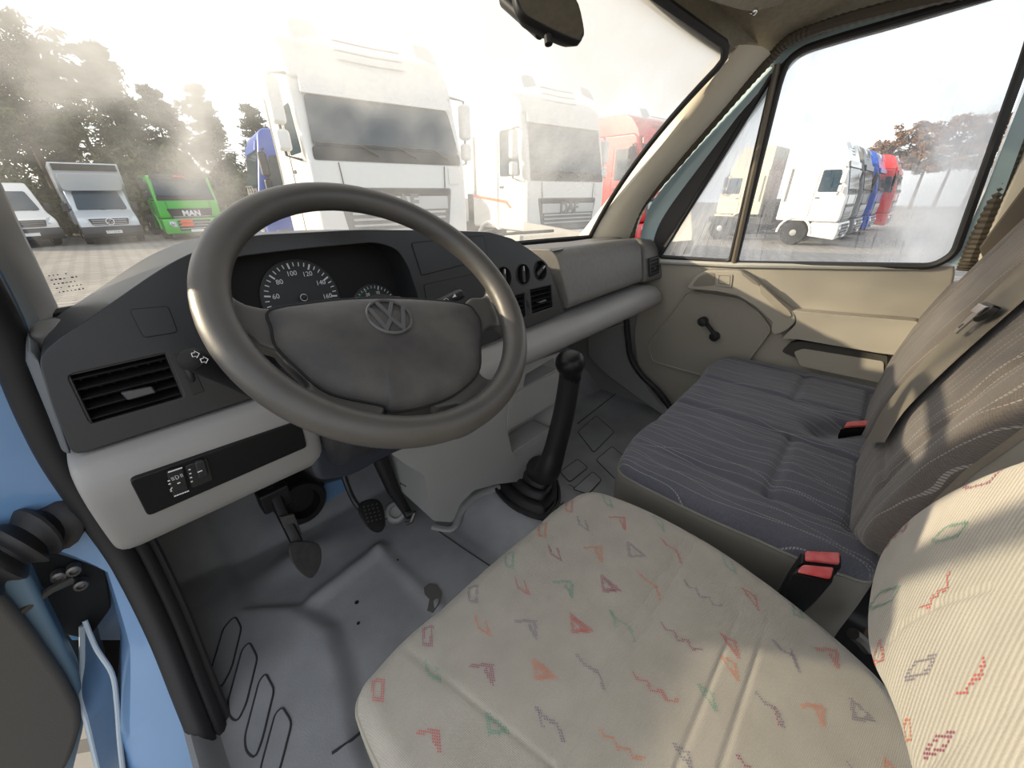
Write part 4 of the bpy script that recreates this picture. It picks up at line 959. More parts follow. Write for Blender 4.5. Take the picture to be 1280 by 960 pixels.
MOT = [('D', 465, 846, 0), ('V', 531, 823, 2), ('H', 522, 910, 0), ('T', 608, 890, 2), ('H', 589, 829, 4), ('V', 594, 767, 1), ('D', 528, 780, 4), ('D', 586, 728, 3), ('V', 644, 718, 0), ('H', 645, 774, 3), ('T', 667, 824, 1), ('F', 669, 826, 1), ('B', 670, 884, 3), ('b', 672, 886, 3),
       ('D', 632, 686, 2), ('V', 686, 677, 4), ('H', 692, 725, 2), ('T', 714, 768, 0), ('F', 716, 770, 0), ('B', 721, 820, 3), ('D', 674, 650, 1), ('H', 731, 682, 1), ('T', 752, 719, 4), ('F', 754, 720, 4), ('B', 762, 764, 2), ('b', 764, 764, 2), ('V', 722, 642, 3), ('H', 763, 643, 0), ('D', 708, 620, 0), ('V', 754, 614, 2),
       ('T', 785, 676, 3), ('B', 797, 714, 1), ('B', 826, 669, 0), ('Z', 791, 841, 0), ('Z', 826, 779, 4), ('Z', 856, 725, 3), ('Z', 750, 912, 1), ('L', 902, 793, 0), ('L', 872, 858, 2), ('L', 900, 820, 1), ('L', 930, 733, 0), ('B', 967, 798, 3), ('b', 990, 810, 3), ('B', 945, 866, 3), ('b', 968, 884, 4), ('H', 1023, 807, 0), ('H', 1003, 880, 1), ('T', 1067, 872, 3), ('L', 842, 932, 3), ('B', 922, 946, 4), ('L', 816, 640, 2), ('T', 1110, 946, 1), ('B', 1060, 950, 3),
       ('D', 995, 745, 2), ('V', 905, 690, 2)]
def motifs(surf, to_xy, L, name, parent, scale=1.0, rot=0, dx=.0030, dy=.0022, persp=False):
    V, F, MI = [], [], []
    for sh, u0, v0, colr in L:
        P, closed, w = T_[sh]
        cr_, sr_ = math.cos(rot), math.sin(rot)
        sc_ = scale*(float(np.interp(v0, (610, 690, 830), (.62, .80, 1.0))) if persp else 1)
        poly = [A(*to_xy(u0+sc_*(x*cr_-y*sr_), v0+sc_*(x*sr_+y*cr_))) for x, y in P]
        wd = w*.0010*scale
        seg = list(zip(poly, poly[1:]+poly[:1])) if closed else list(zip(poly, poly[1:]))
        lo, hi = np.min(poly, 0)-.006, np.max(poly, 0)+.006
        for i, yy in enumerate(np.arange(lo[1], hi[1], dy)):
            for xx in np.arange(lo[0]+(i % 2)*dx*.5, hi[0], dx):
                if min(dl(xx, yy, a, b) for a, b in seg) > wd: continue
                hw, hh = dx*.27, dy*.32
                c = [surf.ev(xx+a*hw, yy+b*hh, .0005) for a, b in ((-1, -1), (1, -1), (1, 1), (-1, 1))]
                if any(p is None for p in c): continue
                o = len(V); V += c; F.append((o, o+1, o+2, o+3)); MI.append(colr)
    mb = MB(); mb.add(V, F); o = mb.build(name, PAL, parent, fix=False, kind='stuff')
    o.data.polygons.foreach_set('material_index', MI); return o
motifs(cu, zw, MOT, 'woven_motifs', cus, persp=True)

# backrest: leans in front of the camera's right, ribbed cloth
BO = A(0, -.125, .50); BE = nrm(A(0, -.13, 1.0)); BX = A(-1, 0, 0); BZ = np.cross(BX, BE)   # BZ forward
def bk2(u, v):
    p = onp(u, v, BO+A(0, -.012, 0), BZ)-BO; return (float(p@BX), float(p@BE))
q = [bk2(*p) for p in ((1300, 570), (1240, 594), (1186, 622), (1140, 656), (1108, 697), (1094, 750), (1091, 800), (1098, 838), (1113, 872), (1128, 915), (1140, 965), (1150, 1010))]
q = [tuple(p[:2]) for p in spline([(*p, 0) for p in q], 4)]
top_ = [(-.49, .46), (-.44, .58), (-.30, .62), (-.16, .60), (-.075, .48), (-.065, .2), (-.10, .0)]
qq = q[::-1]
ol2 = [(-.14, -.03)]+q[::-1]+[(-.50, .42), (-.47, .56), (-.36, .63), (-.2, .63), (-.09, .54), (-.07, .30), (-.08, .06)]
br_s = Star(ol2, (-.29, .26), BO, BX, BE, 0, nr=80, nth=400, fn=seams([(bk2(1115, 842), bk2(1160, 800), .0016, .003), (bk2(1160, 800), bk2(1215, 778), .0016, .003), (bk2(1215, 778), bk2(1290, 762), .0016, .003)]), edge=.035, dome=.012)
bst = br_s.build('backrest', SEATR, ds)
br_s.side('backrest_side', SEATR, ds, ((.01, .004), (.05, .010), (.09, .0), (.11, -.05)))
MOT2 = [('Z', 1226, 738, 0), ('D', 1112, 820, 0), ('Z', 1270, 862, 0), ('L', 1196, 670, 2), ('D', 1166, 850, 3), ('H', 1105, 748, 2), ('V', 1160, 925, 1), ('B', 1215, 955, 4), ('Z', 1148, 668, 4), ('L', 1246, 596, 4)]
def mirz(L): return L
T_['Z'] = (T_['Z'][0], 0, 1.8)
TZ = [(0, 0), (0, 22), (-12, 22), (-13, 30), (-22, 30), (-23, 40), (-40, 42)]
T_['Y'] = (TZ, 0, 2.2); T_['R'] = ([(0, 18), (18, 0), (50, -4), (38, 14), (8, 20)], 1, 2.2); T_['A'] = ([(0, 26), (14, 0), (20, 26)], 1, 2.6)
motifs(br_s, bk2, [('Y', 1226, 738, 0), ('A', 1110, 816, 0), ('Y', 1290, 860, 0), ('R', 1194, 672, 2), ('R', 1165, 852, 3), ('R', 1103, 752, 2), ('D', 1160, 925, 1), ('R', 1195, 955, 4), ('Y', 1150, 650, 4), ('R', 1226, 600, 4)], 'woven_motifs', bst, dx=.0034, dy=.0034)

# ---- double passenger bench
bs = thing('bench_seat', 'double passenger bench in slate cloth with thin pale lines', 'bench', (1.13, .08, .05))
olb = rpoly([(.690, .310, 0), (1.13, .325, 0), (1.565, .325, 0), (1.60, .12, 0), (1.60, -.15, 0), (1.1, -.17, 0), (.715, -.16, 0), (.682, .10, 0)], [.045, .3, .05, .1, .03, .2, .03, .3], 6)
fb = seams([((.795, .30), (.805, -.14), .007, .012), ((1.075, .33), (1.060, -.14), .008, .013), ((.80, .018), (1.062, .022), .010, .012), ((1.30, .33), (1.30, -.14), .007, .012), ((1.53, .33), (1.535, -.14), .006, .012),
            ((1.30, .055), (1.53, .058), .009, .012), ((.80, -.115), (1.06, -.115), .008, .010), ((1.30, -.112), (1.53, -.112), .008, .010), ((1.155, -.03), (1.235, -.075), .030, .035)])
bcs = Star(olb if False else [p[:2] for p in olb], (1.14, .08), (0, 0, .445), (1, 0, 0), (0, 1, 0), 0, nr=110, nth=480, fn=fb, edge=.030, dome=.010)
bcu = bcs.build('cushion', SLATE, bs)
bcs.side('cushion_side', VINYLG, bs, ((.003, .003), (.02, .006), (.07, .004), (.15, -.006), (.24, -.012), (.30, -.03)))
bcs.welt('cushion_piping', VINYLG, bs, .0035, .002)
MB().box((1.13, -.06, .21), (.78, .60, .20)).build('bench_base', BLACK, bs, bevel=.02)
def prof(z): return np.interp(z, (.40, .47, .54, .65, .75, .85, .95, 1.1, 1.3), (-.112, -.118, -.124, -.142, -.168, -.200, -.232, -.285, -.36))
class Back(Star):
    def pt(s, x, y, r, Rm, lift=0):
        z = s.z(x, y, r, Rm)+lift
        P = np.stack([x+0*z, prof(y)+z, y-z*.2], -1); return P
olk = rpoly([(.702, .46, 0), (.712, .62, 0), (.735, .90, 0), (.80, 1.12, 0), (1.15, 1.15, 0), (1.52, 1.12, 0), (1.585, .95, 0), (1.60, .72, 0), (1.595, .46, 0), (1.15, .43, 0)], .05, 6)
fk = seams([((1.160, .42), (1.175, 1.2), .022, .030), ((.80, .44), (.80, 1.2), .006, .012), ((1.08, .44), (1.08, 1.2), .004, .012), ((1.49, .44), (1.48, 1.2), .006, .014), ((.8, .56), (1.07, .56), .004, .012)])
bks = Back([p[:2] for p in olk], (1.15, .78), (0, 0, 0), (1, 0, 0), (0, 0, 1), 0, nr=90, nth=420, fn=fk, edge=.035, dome=.016)
bbk = bks.build('backrest', SLATEB, bs)
rows = [bks.P[-1]]+[bks.P[-1]+A(0, -d, -d*.15)+(bks.P[-1]-A(1.15, -.17, .78))*k for d, k in ((.004, .004), (.03, .008), (.08, .0), (.12, -.03))]
MB().grid(rows, True).build('backrest_side', VINYLG, bs, angle=60)
MB().tube(list(bks.P[-1]), .005, 6, closed=True).build('backrest_piping', mat('piping_brown', (.15, .13, .105), .9, bump=(600, .6, .001)), bs)

# ---- belts and buckles
def onprof(u, v, off):
    d = ray(u, v); lo, hi = .0005, .004
    f = lambda t: (CAM+d*t)[1]-(prof((CAM+d*t)[2])+off)
    for _ in range(60):
        m_ = (lo+hi)/2
        if f(m_) > 0: lo = m_
        else: hi = m_
    return CAM+d*lo
blt = thing('passenger_belt', 'grey seat belt with steel tongue lying across the bench backrest', 'seat belt', tuple(onprof(1095, 545, .02)))
e1 = [onprof(u, v, .026) for u, v in ((1082, 553), (1108, 505), (1150, 455), (1198, 405), (1246, 360), (1300, 305), (1380, 225))]
e2 = [onprof(u, v, .026) for u, v in ((1104, 553), (1128, 515), (1172, 470), (1222, 424), (1270, 382), (1330, 327), (1420, 245))]
E1, E2 = spline(e1, 6), spline(e2, 6)
MB().grid([[a-A(0, .0015, 0), a, a*.5+b*.5+A(0, .001, 0), b, b-A(0, .0015, 0)] for a, b in zip(E1, E2)]).build('webbing', BELT, blt)
tc = onprof(1232, 393, .036)
td = nrm(onprof(1204, 410, .036)-onprof(1238, 383, .036)); tx = nrm(onprof(1256, 392, .036)-onprof(1226, 380, .036)); tn = nrm(np.cross(td, tx)); tn = tn if tn[1] > 0 else -tn
def tp_(a, b, h=0): return tc+td*a+tx*b+tn*h
MB().prism(rpoly([tp_(-.018, -.03), tp_(-.018, .034), tp_(.0, .036), tp_(.016, .012), tp_(.016, -.014), tp_(0, -.03)], .008, 3), tn*.010).build('tongue_body', BLACK, blt, bevel=.003)
MB().plate([tp_(.0, -.016, .011), tp_(.0, .016, .011), tp_(.045, .012, .008), tp_(.045, -.012, .008)], [[tp_(.026, -.006, .0095), tp_(.026, .006, .0095), tp_(.036, .006, .009), tp_(.036, -.006, .009)]], -tn*.0025).build('tongue_plate', METAL, blt, bevel=.0006)
MB().prism([tp_(-.012, -.026, .0105), tp_(-.012, .028, .0105), tp_(.004, .024, .0105), tp_(.004, -.022, .0105)], tn*.003).build('tongue_bar', METAL, blt, bevel=.001)
def buckle(label, redpx, bodyz, drop, z):
    q = [at(u, v, 'z', z) for u, v in redpx]; c = sum(q)/4
    t = thing('belt_buckle', label, 'buckle', tuple(c-A(0, 0, drop)), 'belt buckles')
    d = A(*bodyz)
    MB().rings([[c+(p-c)*s+d*k+A(0, 0, h) for p in q for h in (0,)] for s, k, h in ((1.16, .0, 0), (1.20, .02, 0), (1.18, .35, 0), (1.0, .75, 0), (.55, .92, 0), (.5, 1., 0))], True).build('buckle_body', GLOSSB, t, bevel=.004)
    MB().prism(rpoly([p+A(0, 0, .0015) for p in q], .004, 2), (0, 0, .006)).build('release_button', RED, t, bevel=.002)
    return t
buckle('red buttoned belt buckle beside the driver cushion, nearer the camera', [(995, 717), (1002, 709), (1041, 713), (1037, 726)], (.012, .012, -.15), .15, .474)
buckle('red buttoned belt buckle beside the driver cushion, nearer the bench', [(1005, 703), (1005, 692), (1048, 694), (1048, 708)], (.012, .012, -.15), .15, .470)
buckle('red buttoned belt buckle sunk between the two bench cushions', [(1054, 536), (1058, 530), (1085, 528), (1087, 534)], (.0, .0, -.05), .05, .462)
MB_ = thing('belt_anchor', 'brown and steel belt anchor low beside the driver backrest', 'anchor', tuple(at(1078, 800, 'z', .36)))
MB().tube([at(1066, 792, 'z', .37), at(1076, 800, 'z', .36), at(1086, 812, 'z', .35)], .010, 8).build('anchor_bolt', DMETAL, MB_)
MB().tube([at(1078, 792, 'z', .36), at(1092, 800, 'z', .36)], .012, 8).build('anchor_sleeve', mat('anchor_brown', (.05, .03, .02), .5), MB_)

# ================================================================== MIRROR, VISOR, LEFT DOOR SIDE
mo = at(686, 22, 'y', .40); mN = nrm(A(-.53, -1.17, .44)); mX = nrm(np.cross(A(0, 0, 1), mN)); mY = np.cross(mN, mX)
rm = thing('rear_view_mirror', 'black framed rear view mirror hanging at the top of the windscreen', 'mirror', tuple(mo))
def mp_(u, v, off=0): return onp(u, v, mo+mN*off, mN)
q = [mp_(*p) for p in ((642, -10), (645, 8), (652, 20), (668, 30), (700, 46), (722, 54), (727, 49), (729, 40), (722, 8), (712, -3), (690, -14), (650, -20))]
qs = spline(q, 3, closed=True); c = sum(qs)/len(qs)
MB().rings([[c+(p-c)*.97+mN*.004 for p in qs], [p+mN*.002 for p in qs], [p-mN*.006 for p in qs], [c+(p-c)*.8-mN*.018 for p in qs]], True).build('mirror_housing', BLACK, rm, angle=60)
MB().prism([c+(p-c)*.93+mN*.0045 for p in qs], -mN*.001).build('mirror_glass', MIRG, rm, smooth=False)
a = mp_(685, 44, -.006); b = mp_(686, 56, -.006); MB().tube([a, b], .0055, 10).build('dip_lever', BLACK, rm, bevel=.001)
MB().tube([c-mN*.03, c-mN*.06+A(0, .05, .06), c+A(.02, .12, .13)], .009, 10).build('mirror_stem', BLACK, rm)
sv = thing('sun_visor', 'folded cloth sun visor under the headliner above the passenger', 'sun visor', tuple(at(930, 5, 'x', 1.2)))
q = [at(u, v, 'y', .36-.0*u) for u, v in ((870, -6), (905, 9), (935, 16), (955, 13), (985, 3), (1010, -14), (940, -40), (880, -40))]
MB().prism(spline(q, 3, closed=True), (.004, -.02, .02)).build('visor_pad', HEADL, sv, bevel=.006, seg=3)
MB().lathe(at(942, 14, 'y', .355), (-.5, -.7, -.3), [(.006, -.004), (.007, .004), (.004, .008), (.001, .009)], 14).build('visor_clip', CHROME, sv)

# left A-pillar cover (dark), door seal, painted body and the open door
st = [at(75, 393, 'y', .93), at(48, 335, 'y', .87), at(22, 280, 'y', .80), at(0, 232, 'y', .73), A(-.03, .58, 1.19), A(-.04, .45, 1.375)]
rows = []
for p in st:
    rows.append([p+A(.0, .05, .0), p, p+A(-.02, -.035, 0), p+A(-.075, -.05, 0), p+A(-.10, .02, 0), p+A(-.08, .06, 0)])
ex_ = [q+A(0, .03, -.09) for q in rows[0]]; rows = [ex_]+rows
MB().grid(rows).build('trim_7', mat('pillar_grey', (.34, .33, .31), .7, bump=(600, .4, .001)), kind='structure')
sp2 = [((-60, 300), .70), ((0, 402), .80), ((22, 462), .835), ((45, 520), .85), ((75, 580), .86), ((118, 645), .86), ((158, 705), .85), ((200, 790), .80), ((232, 870), .735), ((262, 945), .67), ((300, 1040), .59)]
SP = spline([at(u, v, 'y', y) for (u, v), y in sp2], 6)
MB().tube(SP, .019, 12).build('trim_8', RUB, kind='structure')
MB().tube([p+A(.022, .018, -.004) for p in SP[13:]], .016, 10).build('trim_9', RUB, kind='structure')  # inner tubes widen the black seal to paint the shadow beside it
MB().tube([p+A(.036, .03, -.012) for p in SP[14:]], .012, 8).build('trim_10', mat('sill_dark', (.03, .03, .032), .6), kind='structure')
# painted A-post and sill, outside the seal
rows = []
for i, p in enumerate(SP):
    k = i/(len(SP)-1); w = np.interp(k, (0, .4, .5, .6, .7, .8, .9, 1), (.24, .22, .09, .035, .055, .10, .13, .15))
    rows.append([p+A(.02, .01, 0), p+A(-.012, .012, -.004), p+A(-.5*w, .022, -.012), p+A(-.85*w, .03, -.02), p+A(-w, .05, -.03), p+A(-w-.01, .13, -.06)])
MB().grid(rows).build('wall_left_post', BLUE_SHADED, kind='structure')
q = [at(u, v, 'y', 1.0) for u, v in ((-60, 380), (60, 560), (110, 650), (150, 720), (150, 800), (90, 800), (20, 700), (-60, 640))]
MB().prism(q, (0, .02, 0)).build('wall_left_post_outer', BLUE_SHADED, kind='structure')
# step lip below the hinge
lipr = spline([at(u, v, 'y', y) for u, v, y in ((106, 776, .93), (120, 810, .90), (140, 842, .86), (146, 880, .82), (150, 930, .77), (158, 1000, .70))], 5)
lipl = spline([at(u, v, 'y', y) for u, v, y in ((103, 782, .95), (103, 830, .93), (99, 866, .91), (110, 906, .88), (122, 955, .83), (135, 1010, .78))], 5)
MB().grid([[a, a*.6+b*.4+A(0, .01, -.01), b, b+A(-.002, .02, -.02), b+A(.03, .12, -.1)] for a, b in zip(lipr, lipl)]).build('trim_12', mat('step_navy', (.07, .13, .23), .4), kind='structure')
MB().tube(lipl, .005, 8).build('trim_11', mat('lip_pale', (.45, .52, .58), .35), kind='structure')
MB().tube(lipr, .004, 8).build('trim_13', MATS['lip_pale'], kind='structure')
d2 = bpy.data.objects.new('door_2', None); COL.objects.link(d2); d2.location = tuple(at(40, 930, 'y', .92)); d2['kind'] = 'structure'
hg = hh = d2
MB().prism([at(u, v, 'y', 1.005) for u, v in ((20, 690), (165, 720), (172, 885), (96, 885), (60, 800))], (0, .02, 0)).build('hinge_shade_sheet', MATTE, d2)  # matt black sheet painting the shade below the hinge
q = rpoly([at(u, v, 'y', .965) for u, v in ((20, 695), (85, 670), (128, 690), (140, 760), (110, 800), (60, 790), (25, 740))], .01, 2)
MB().prism(q, (0, .03, 0)).build('hinge_shade_slab', MATTE, hg, bevel=.004)  # matt black slab painting the shade in the hinge gap
MB().tube([at(22, 768, 'y', .90), at(62, 738, 'y', .925), at(88, 725, 'y', .94)], [.006, .007, .009], 8).build('check_strap', mat('strap_brass', (.16, .14, .11), .4, metal=.7), hg)
for (u, v) in ((73, 720), (92, 712), (101, 730)):
    MB().lathe(at(u, v, 'y', .945), (0, -1, .1), [(.010, -.01), (.010, .008), (.006, .010), (.005, .004), (.001, .004)], 12).build('hinge_bolt', DMETAL, hg)
hp = MB().prism(rpoly([at(u, v, 'y', .93) for u, v in ((38, 785), (60, 775), (75, 800), (66, 815), (50, 812))], .006, 2), (0, .012, 0)).build('hinge_plate', mat('hinge_paint', (.06, .09, .12), .5), hg, bevel=.002)
for (u, v) in ((52, 795), (63, 807)): MB().lathe(at(u, v, 'y', .925), (0, -1, 0), [(.009, 0), (.009, .006), (.004, .007)], 6).build('hinge_bolt', DMETAL, hp)
gt = thing('wiring_gaiter', 'black ribbed rubber wiring gaiter between the door and the blue post', 'gaiter', tuple(at(40, 672, 'y', .93)))
P = spline([at(-40, 725, 'y', .84), at(5, 694, 'y', .85), at(42, 668, 'y', .865), at(72, 653, 'y', .885), at(92, 648, 'y', .92)], 10)
MB().tube(P, [(.040+.007*math.sin(i*.95))*(1 if i < 30 else .8) for i in range(len(P))], 16).build('gaiter_body', RUB, gt)
MB().tube([at(-5, 569, 'y', .94), at(22, 566, 'y', .95), at(38, 566, 'y', .96)], .010, 10).build('hinge_barrel', BLACK, hh)
MB().tube([at(-5, 582, 'y', .945), at(36, 574, 'y', .96)], .004, 6).build('hinge_leaf', BLUE_LIT, hh)
MB().ball(at(8, 628, 'y', .93), (.016, .012, .02)).build('hinge_knuckle', BLUE_LIT, hh)

q = rpoly([at(u, v, 'y', .905) for u, v in ((-20, 610), (10, 662), (60, 765), (98, 842), (107, 880), (104, 915), (88, 980))]+[A(-.50, .905, -.12), A(-1.22, .905, -.10), A(-1.25, .905, .80), A(-.215, .905, .80)], .012, 3)
MB().prism(q, (0, .05, 0)).build('door_shell', mat('door_edge_blue', (.13, .21, .28), .4), d2, bevel=.010, seg=3)
q = rpoly([at(u, v, 'y', .880) for u, v in ((-30, 690), (0, 742), (40, 790), (82, 850), (101, 886), (102, 910), (92, 945), (70, 985))]+[A(-.50, .88, -.10), A(-1.20, .88, -.08), A(-1.22, .88, .79), A(-.25, .88, .79)], .02, 4)
MB().prism(q, (0, .03, 0)).build('door_card', mat('door_card_grey', (.085, .078, .070), .8, bump=(500, .5, .001)), d2, bevel=.012, seg=3)
fr = rpoly([A(-.22, .93, .80), A(-1.24, .93, .80), A(-1.16, .93, 1.42), A(-.62, .93, 1.42)], .05, 4)
MB().tube(fr, .022, 10, closed=True).build('window_frame', BLUE_LIT, d2)
dg = MB().prism(fr, (0, .004, 0)).build('door_glass', WSM, d2)
for nm_, val_ in (('fog', .72),):
    a1 = dg.data.attributes.new(nm_, 'FLOAT', 'POINT'); a1.data.foreach_set('value', [.15]*len(dg.data.vertices))

# ================================================================== THE YARD
TW = mat('truck_white', (.72, .71, .68), .3, coat=.4)
TGLS = mat('truck_glass', (.018, .040, .060), .08, spec=.45)
TBLK = mat('truck_black', (.022, .022, .024), .45)
TGRY = mat('truck_grey', (.14, .145, .15), .4)
TSIL = mat('truck_silver', (.45, .46, .47), .3, metal=.6)
TYRE = mat('tyre', (.018, .018, .018), .85)
LAMP = mat('lamp_glass', (.45, .48, .50), .08, spec=.8)
TRED = mat('truck_red', (.62, .020, .022), .3, coat=.4)
TGRN = mat('truck_green', (.06, .42, .035), .3, coat=.4)
TBLU = mat('truck_blue', (.015, .075, .42), .3, coat=.4)
TDRK = mat('truck_charcoal', (.06, .06, .065), .4, coat=.3)
ORNG = mat('sign_orange', (.80, .13, .03), .5)
CREAM = mat('van_cream', (.62, .56, .42), .4)
SILV = mat('van_silver', (.52, .55, .58), .3, metal=.3)
PLATE = mat('plate_white', (.70, .72, .72), .5)

def wheel(parent, x, y, r=.5, w=.32):
    s = 1 if x > 0 else -1
    o = MB().lathe((x-s*w/2, y, r), (s, 0, 0), [(r*.6, 0), (r*.95, .0), (r, .05), (r, w-.05), (r*.94, w), (r*.62, w-.02)], 28).build('wheel', TYRE, parent)
    MB().lathe((x-s*w/2, y, r), (s, 0, 0), [(r*.62, 0), (r*.62, w-.03), (r*.5, w-.10), (r*.28, w-.12), (r*.25, w), (r*.1, w+.01), (.01, w+.01)], 20).build('wheel_rim', TSIL, o)
def mirror(parent, s, w, m, z=2.25, y=.25):
    x = s*(w/2+.20)
    o = MB().box((x, y, z+.32), (.17, .17, .52)).build('side_mirror', m, parent, bevel=.05, seg=3)
    MB().box((x, y, z-.12), (.17, .15, .26)).build('wide_mirror', m, o, bevel=.05, seg=3)
    MB().tube([(s*(w/2-.02), y+.1, z+.66), (x, y+.02, z+.62), (x, y+.02, z-.3), (s*(w/2-.02), y+.1, z-.34)], .02, 8).build('mirror_arm', TBLK, o)
    MB().box((x, y+.09, z+.32), (.13, .01, .44)).build('mirror_face', TGLS, o)
def truck(name, label, grp, body, loc, rz, badge='', H=3.95, w=2.5, fair=True, stripe=False, visor=None, lowgrille=TGRY, day=False, L=2.25, sh=0.0, wt=2.88):
    """cab-over tractor, front at y = 0 looking along -Y"""
    t = thing(name, label, 'truck', (0, 0, 0), grp)
    zt = wt+.17 if fair else H-.12
    prof_ = [(.02, .98), (-.02, 1.15), (.0, 1.92+sh), (.14, wt-.4), (.30, zt), (.42, zt+.10), (L, zt+.12), (L, .98)]
    MB().prism([(-w/2, y, z) for y, z in rpoly([(*p, 0) for p in prof_], .08, 3) for y, z in ((y, z),)] if False else [(-w/2, p[0], p[1]) for p in rpoly([(*p, 0) for p in prof_], .08, 3)], (w, 0, 0)).build('cab_shell', body, t, bevel=.07, seg=3)
    if fair:
        pf = [(.26, zt-.02), (.36, zt+.20), (.62, H-.10), (.85, H), (L, H+.02), (L, zt)]
        f = MB().prism([(-w/2+.04, p[0], p[1]) for p in rpoly([(*p, 0) for p in pf], .08, 3)], (w-.08, 0, 0)).build('roof_fairing', body, t, bevel=.12, seg=4)
        for s in (-1, 1):
            q = [(s*(w/2-.18), .36, zt+.42), (s*(w/2-.55), .40, zt+.50), (s*(w/2-.52), .52, zt+.68), (s*(w/2-.22), .52, zt+.66)]
            MB().prism(q, (0, .05, .03)).build('roof_lamp', LAMP, f, bevel=.02)
        for k in range(3):
            MB().tube([(-w/2+.75, .42+.06*k, zt+.30+.12*k), (0, .385+.06*k, zt+.28+.12*k), (w/2-.75, .42+.06*k, zt+.30+.12*k)], .012, 6).build('fairing_crease', TGRY, f)
    # windscreen and its lower black apron
    a = [(-w/2+.10, .012, 2.06+sh), (w/2-.10, .012, 2.06+sh), (w/2-.16, .225, wt), (-w/2+.16, .225, wt)]
    MB().prism(rpoly([(x, y-.012, z) for x, y, z in a], .08, 3), (0, .03, -.005)).build('windscreen', TGLS, t)
    b = [(-w/2+.08, -.008, 1.90+sh), (w/2-.08, -.008, 1.90+sh), (w/2-.09, .005, 2.07+sh), (-w/2+.09, .005, 2.07+sh)]
    MB().prism(rpoly(b, .04, 2), (0, .02, 0)).build('screen_apron', TBLK, t)
    vz = wt-.02
    MB().prism([(-w/2+.12, .16, vz), (w/2-.12, .16, vz), (w/2-.14, .22, vz+.22), (-w/2+.14, .22, vz+.22)], (0, .06, .02)).build('sun_visor', visor or body, t, bevel=.02)
    for s in (-.55, .05, .62):
        p = MB().tube([(s+.3, -.03, 1.98+sh), (s+.05, -.035, 2.10+sh), (s-.55, -.02, 2.11+sh)], .016, 6).build('wiper', TBLK, t)
    # panel line, grille, bumper
    for s in (-1, 1): MB().tube([(s*.85, -.012, 1.88+sh), (s*.83, -.022, 1.55+sh)], .008, 5).build('panel_gap', TBLK, t)
    g = MB().prism(rpoly([(-w/2+.42, -.03, 1.0), (w/2-.42, -.03, 1.0), (w/2-.30, -.03, 1.56+sh), (-w/2+.30, -.03, 1.56+sh)], .05, 3), (0, .03, 0)).build('grille', lowgrille, t, bevel=.01)
    MB().box((0, -.045, 1.50+sh), (w-.72, .03, .09)).build('grille_bar', TBLK, g, bevel=.01)
    MB().box((0, -.046, 1.34+sh), (w-.80, .03, .20)).build('badge_panel', TSIL if lowgrille is TGRY else lowgrille, g, bevel=.01)
    for k in range(3+int(sh*8)): MB().box((0, -.047, 1.20+sh-.085*k), (w-.92, .03, .035)).build('grille_slat', TSIL, g, bevel=.006)
    if badge: text_mesh(badge, .32, (0, -.066, 1.34+sh), (1, 0, 0), (0, 0, 1), TGRY if lowgrille is TGRY else WHITEP, 'maker_badge', g, depth=.01, bold=.012)
    bp_ = MB().prism([(-w/2, p[0], p[1]) for p in rpoly([(-.06, .30, 0), (-.10, .55, 0), (-.06, .96, 0), (.9, .96, 0), (.9, .40, 0)], .06, 3)], (w, 0, 0)).build('bumper', body, t, bevel=.06, seg=3)
    MB().box((0, -.105, .66), (w-1.1, .04, .46)).build('bumper_grille', TBLK, bp_, bevel=.02)
    for k in range(3): MB().box((0, -.125, .52+.13*k), (w-1.15, .03, .04)).build('grille_slat', TSIL, bp_, bevel=.006)
    MB().box((0, -.15, .42), (.52, .015, .115)).build('number_plate', PLATE, bp_)
    for s in (-1, 1):
        hl = MB().prism(rpoly([(s*(w/2-.02), -.05, .60), (s*(w/2-.5), -.13, .60), (s*(w/2-.46), -.12, .84), (s*(w/2-.04), -.03, .90)], .04, 2), (0, .08, 0)).build('headlight', LAMP, bp_, bevel=.01)
        MB().lathe((s*(w/2-.30), -.11, .72), (0, -1, 0), [(.09, -.02), (.085, .02), (.05, .025)], 16).build('lamp_bowl', CHROME, hl)
        mirror(t, s, w, body if body is TW else TBLK, z=2.25+sh)
        MB().prism(rpoly([(s*(w/2+.004), .26, 2.0+sh), (s*(w/2+.004), 1.02, 2.0+sh), (s*(w/2+.004), 1.02, wt-.1), (s*(w/2+.004), .42, wt-.1)], .06, 3), (-s*.02, 0, 0)).build('side_window', TGLS, t)
        MB().tube([(s*(w/2+.003), 1.10, 1.0), (s*(w/2+.003), 1.10, 2.9)], .007, 5).build('door_gap', TBLK, t)
        MB().box((s*(w/2), .95, 1.78+sh), (.03, .16, .05)).build('door_handle', TBLK, t, bevel=.01)
        MB().box((s*(w/2-.0), L-.16, 2.25+sh), (.02, .10, 1.25)).build('air_slot', TGRY, t, bevel=.01)
        wheel(t, s*(w/2-.18), 1.45)
        MB().tube([(s*(w/2-.0), 1.45+.62*math.cos(a), .5+.62*math.sin(a)) for a in np.linspace(0, math.pi, 14)], .05, 8).build('wheel_arch', body, t)
        if stripe:
            MB().prism([(s*(w/2+.006), .55, 1.46), (s*(w/2+.006), .75, 1.62), (s*(w/2+.006), L-.05, 1.74), (s*(w/2+.006), L-.05, 1.68), (s*(w/2+.006), .80, 1.56), (s*(w/2+.006), .64, 1.46)], (-s*.004, 0, 0)).build('side_stripe', ORNG, t, smooth=False)
    MB().prism([(w/2-.33, -.020, 1.62+sh), (w/2-.14, -.016, 1.62+sh), (w/2-.14, -.010, 1.86+sh), (w/2-.33, -.014, 1.86+sh)], (0, .01, 0)).build('access_flap', body, t)
    # chassis behind the cab
    MB().box((0, L+1.6, .85), (.9, 3.2, .26)).build('chassis', TBLK, t)
    for s in (-1, 1): wheel(t, s*(w/2-.18), L+2.3)
    if not day: MB().box((0, L+.32, 1.3), (w-.3, .3, .9)).build('rear_bulkhead', TBLK, t)
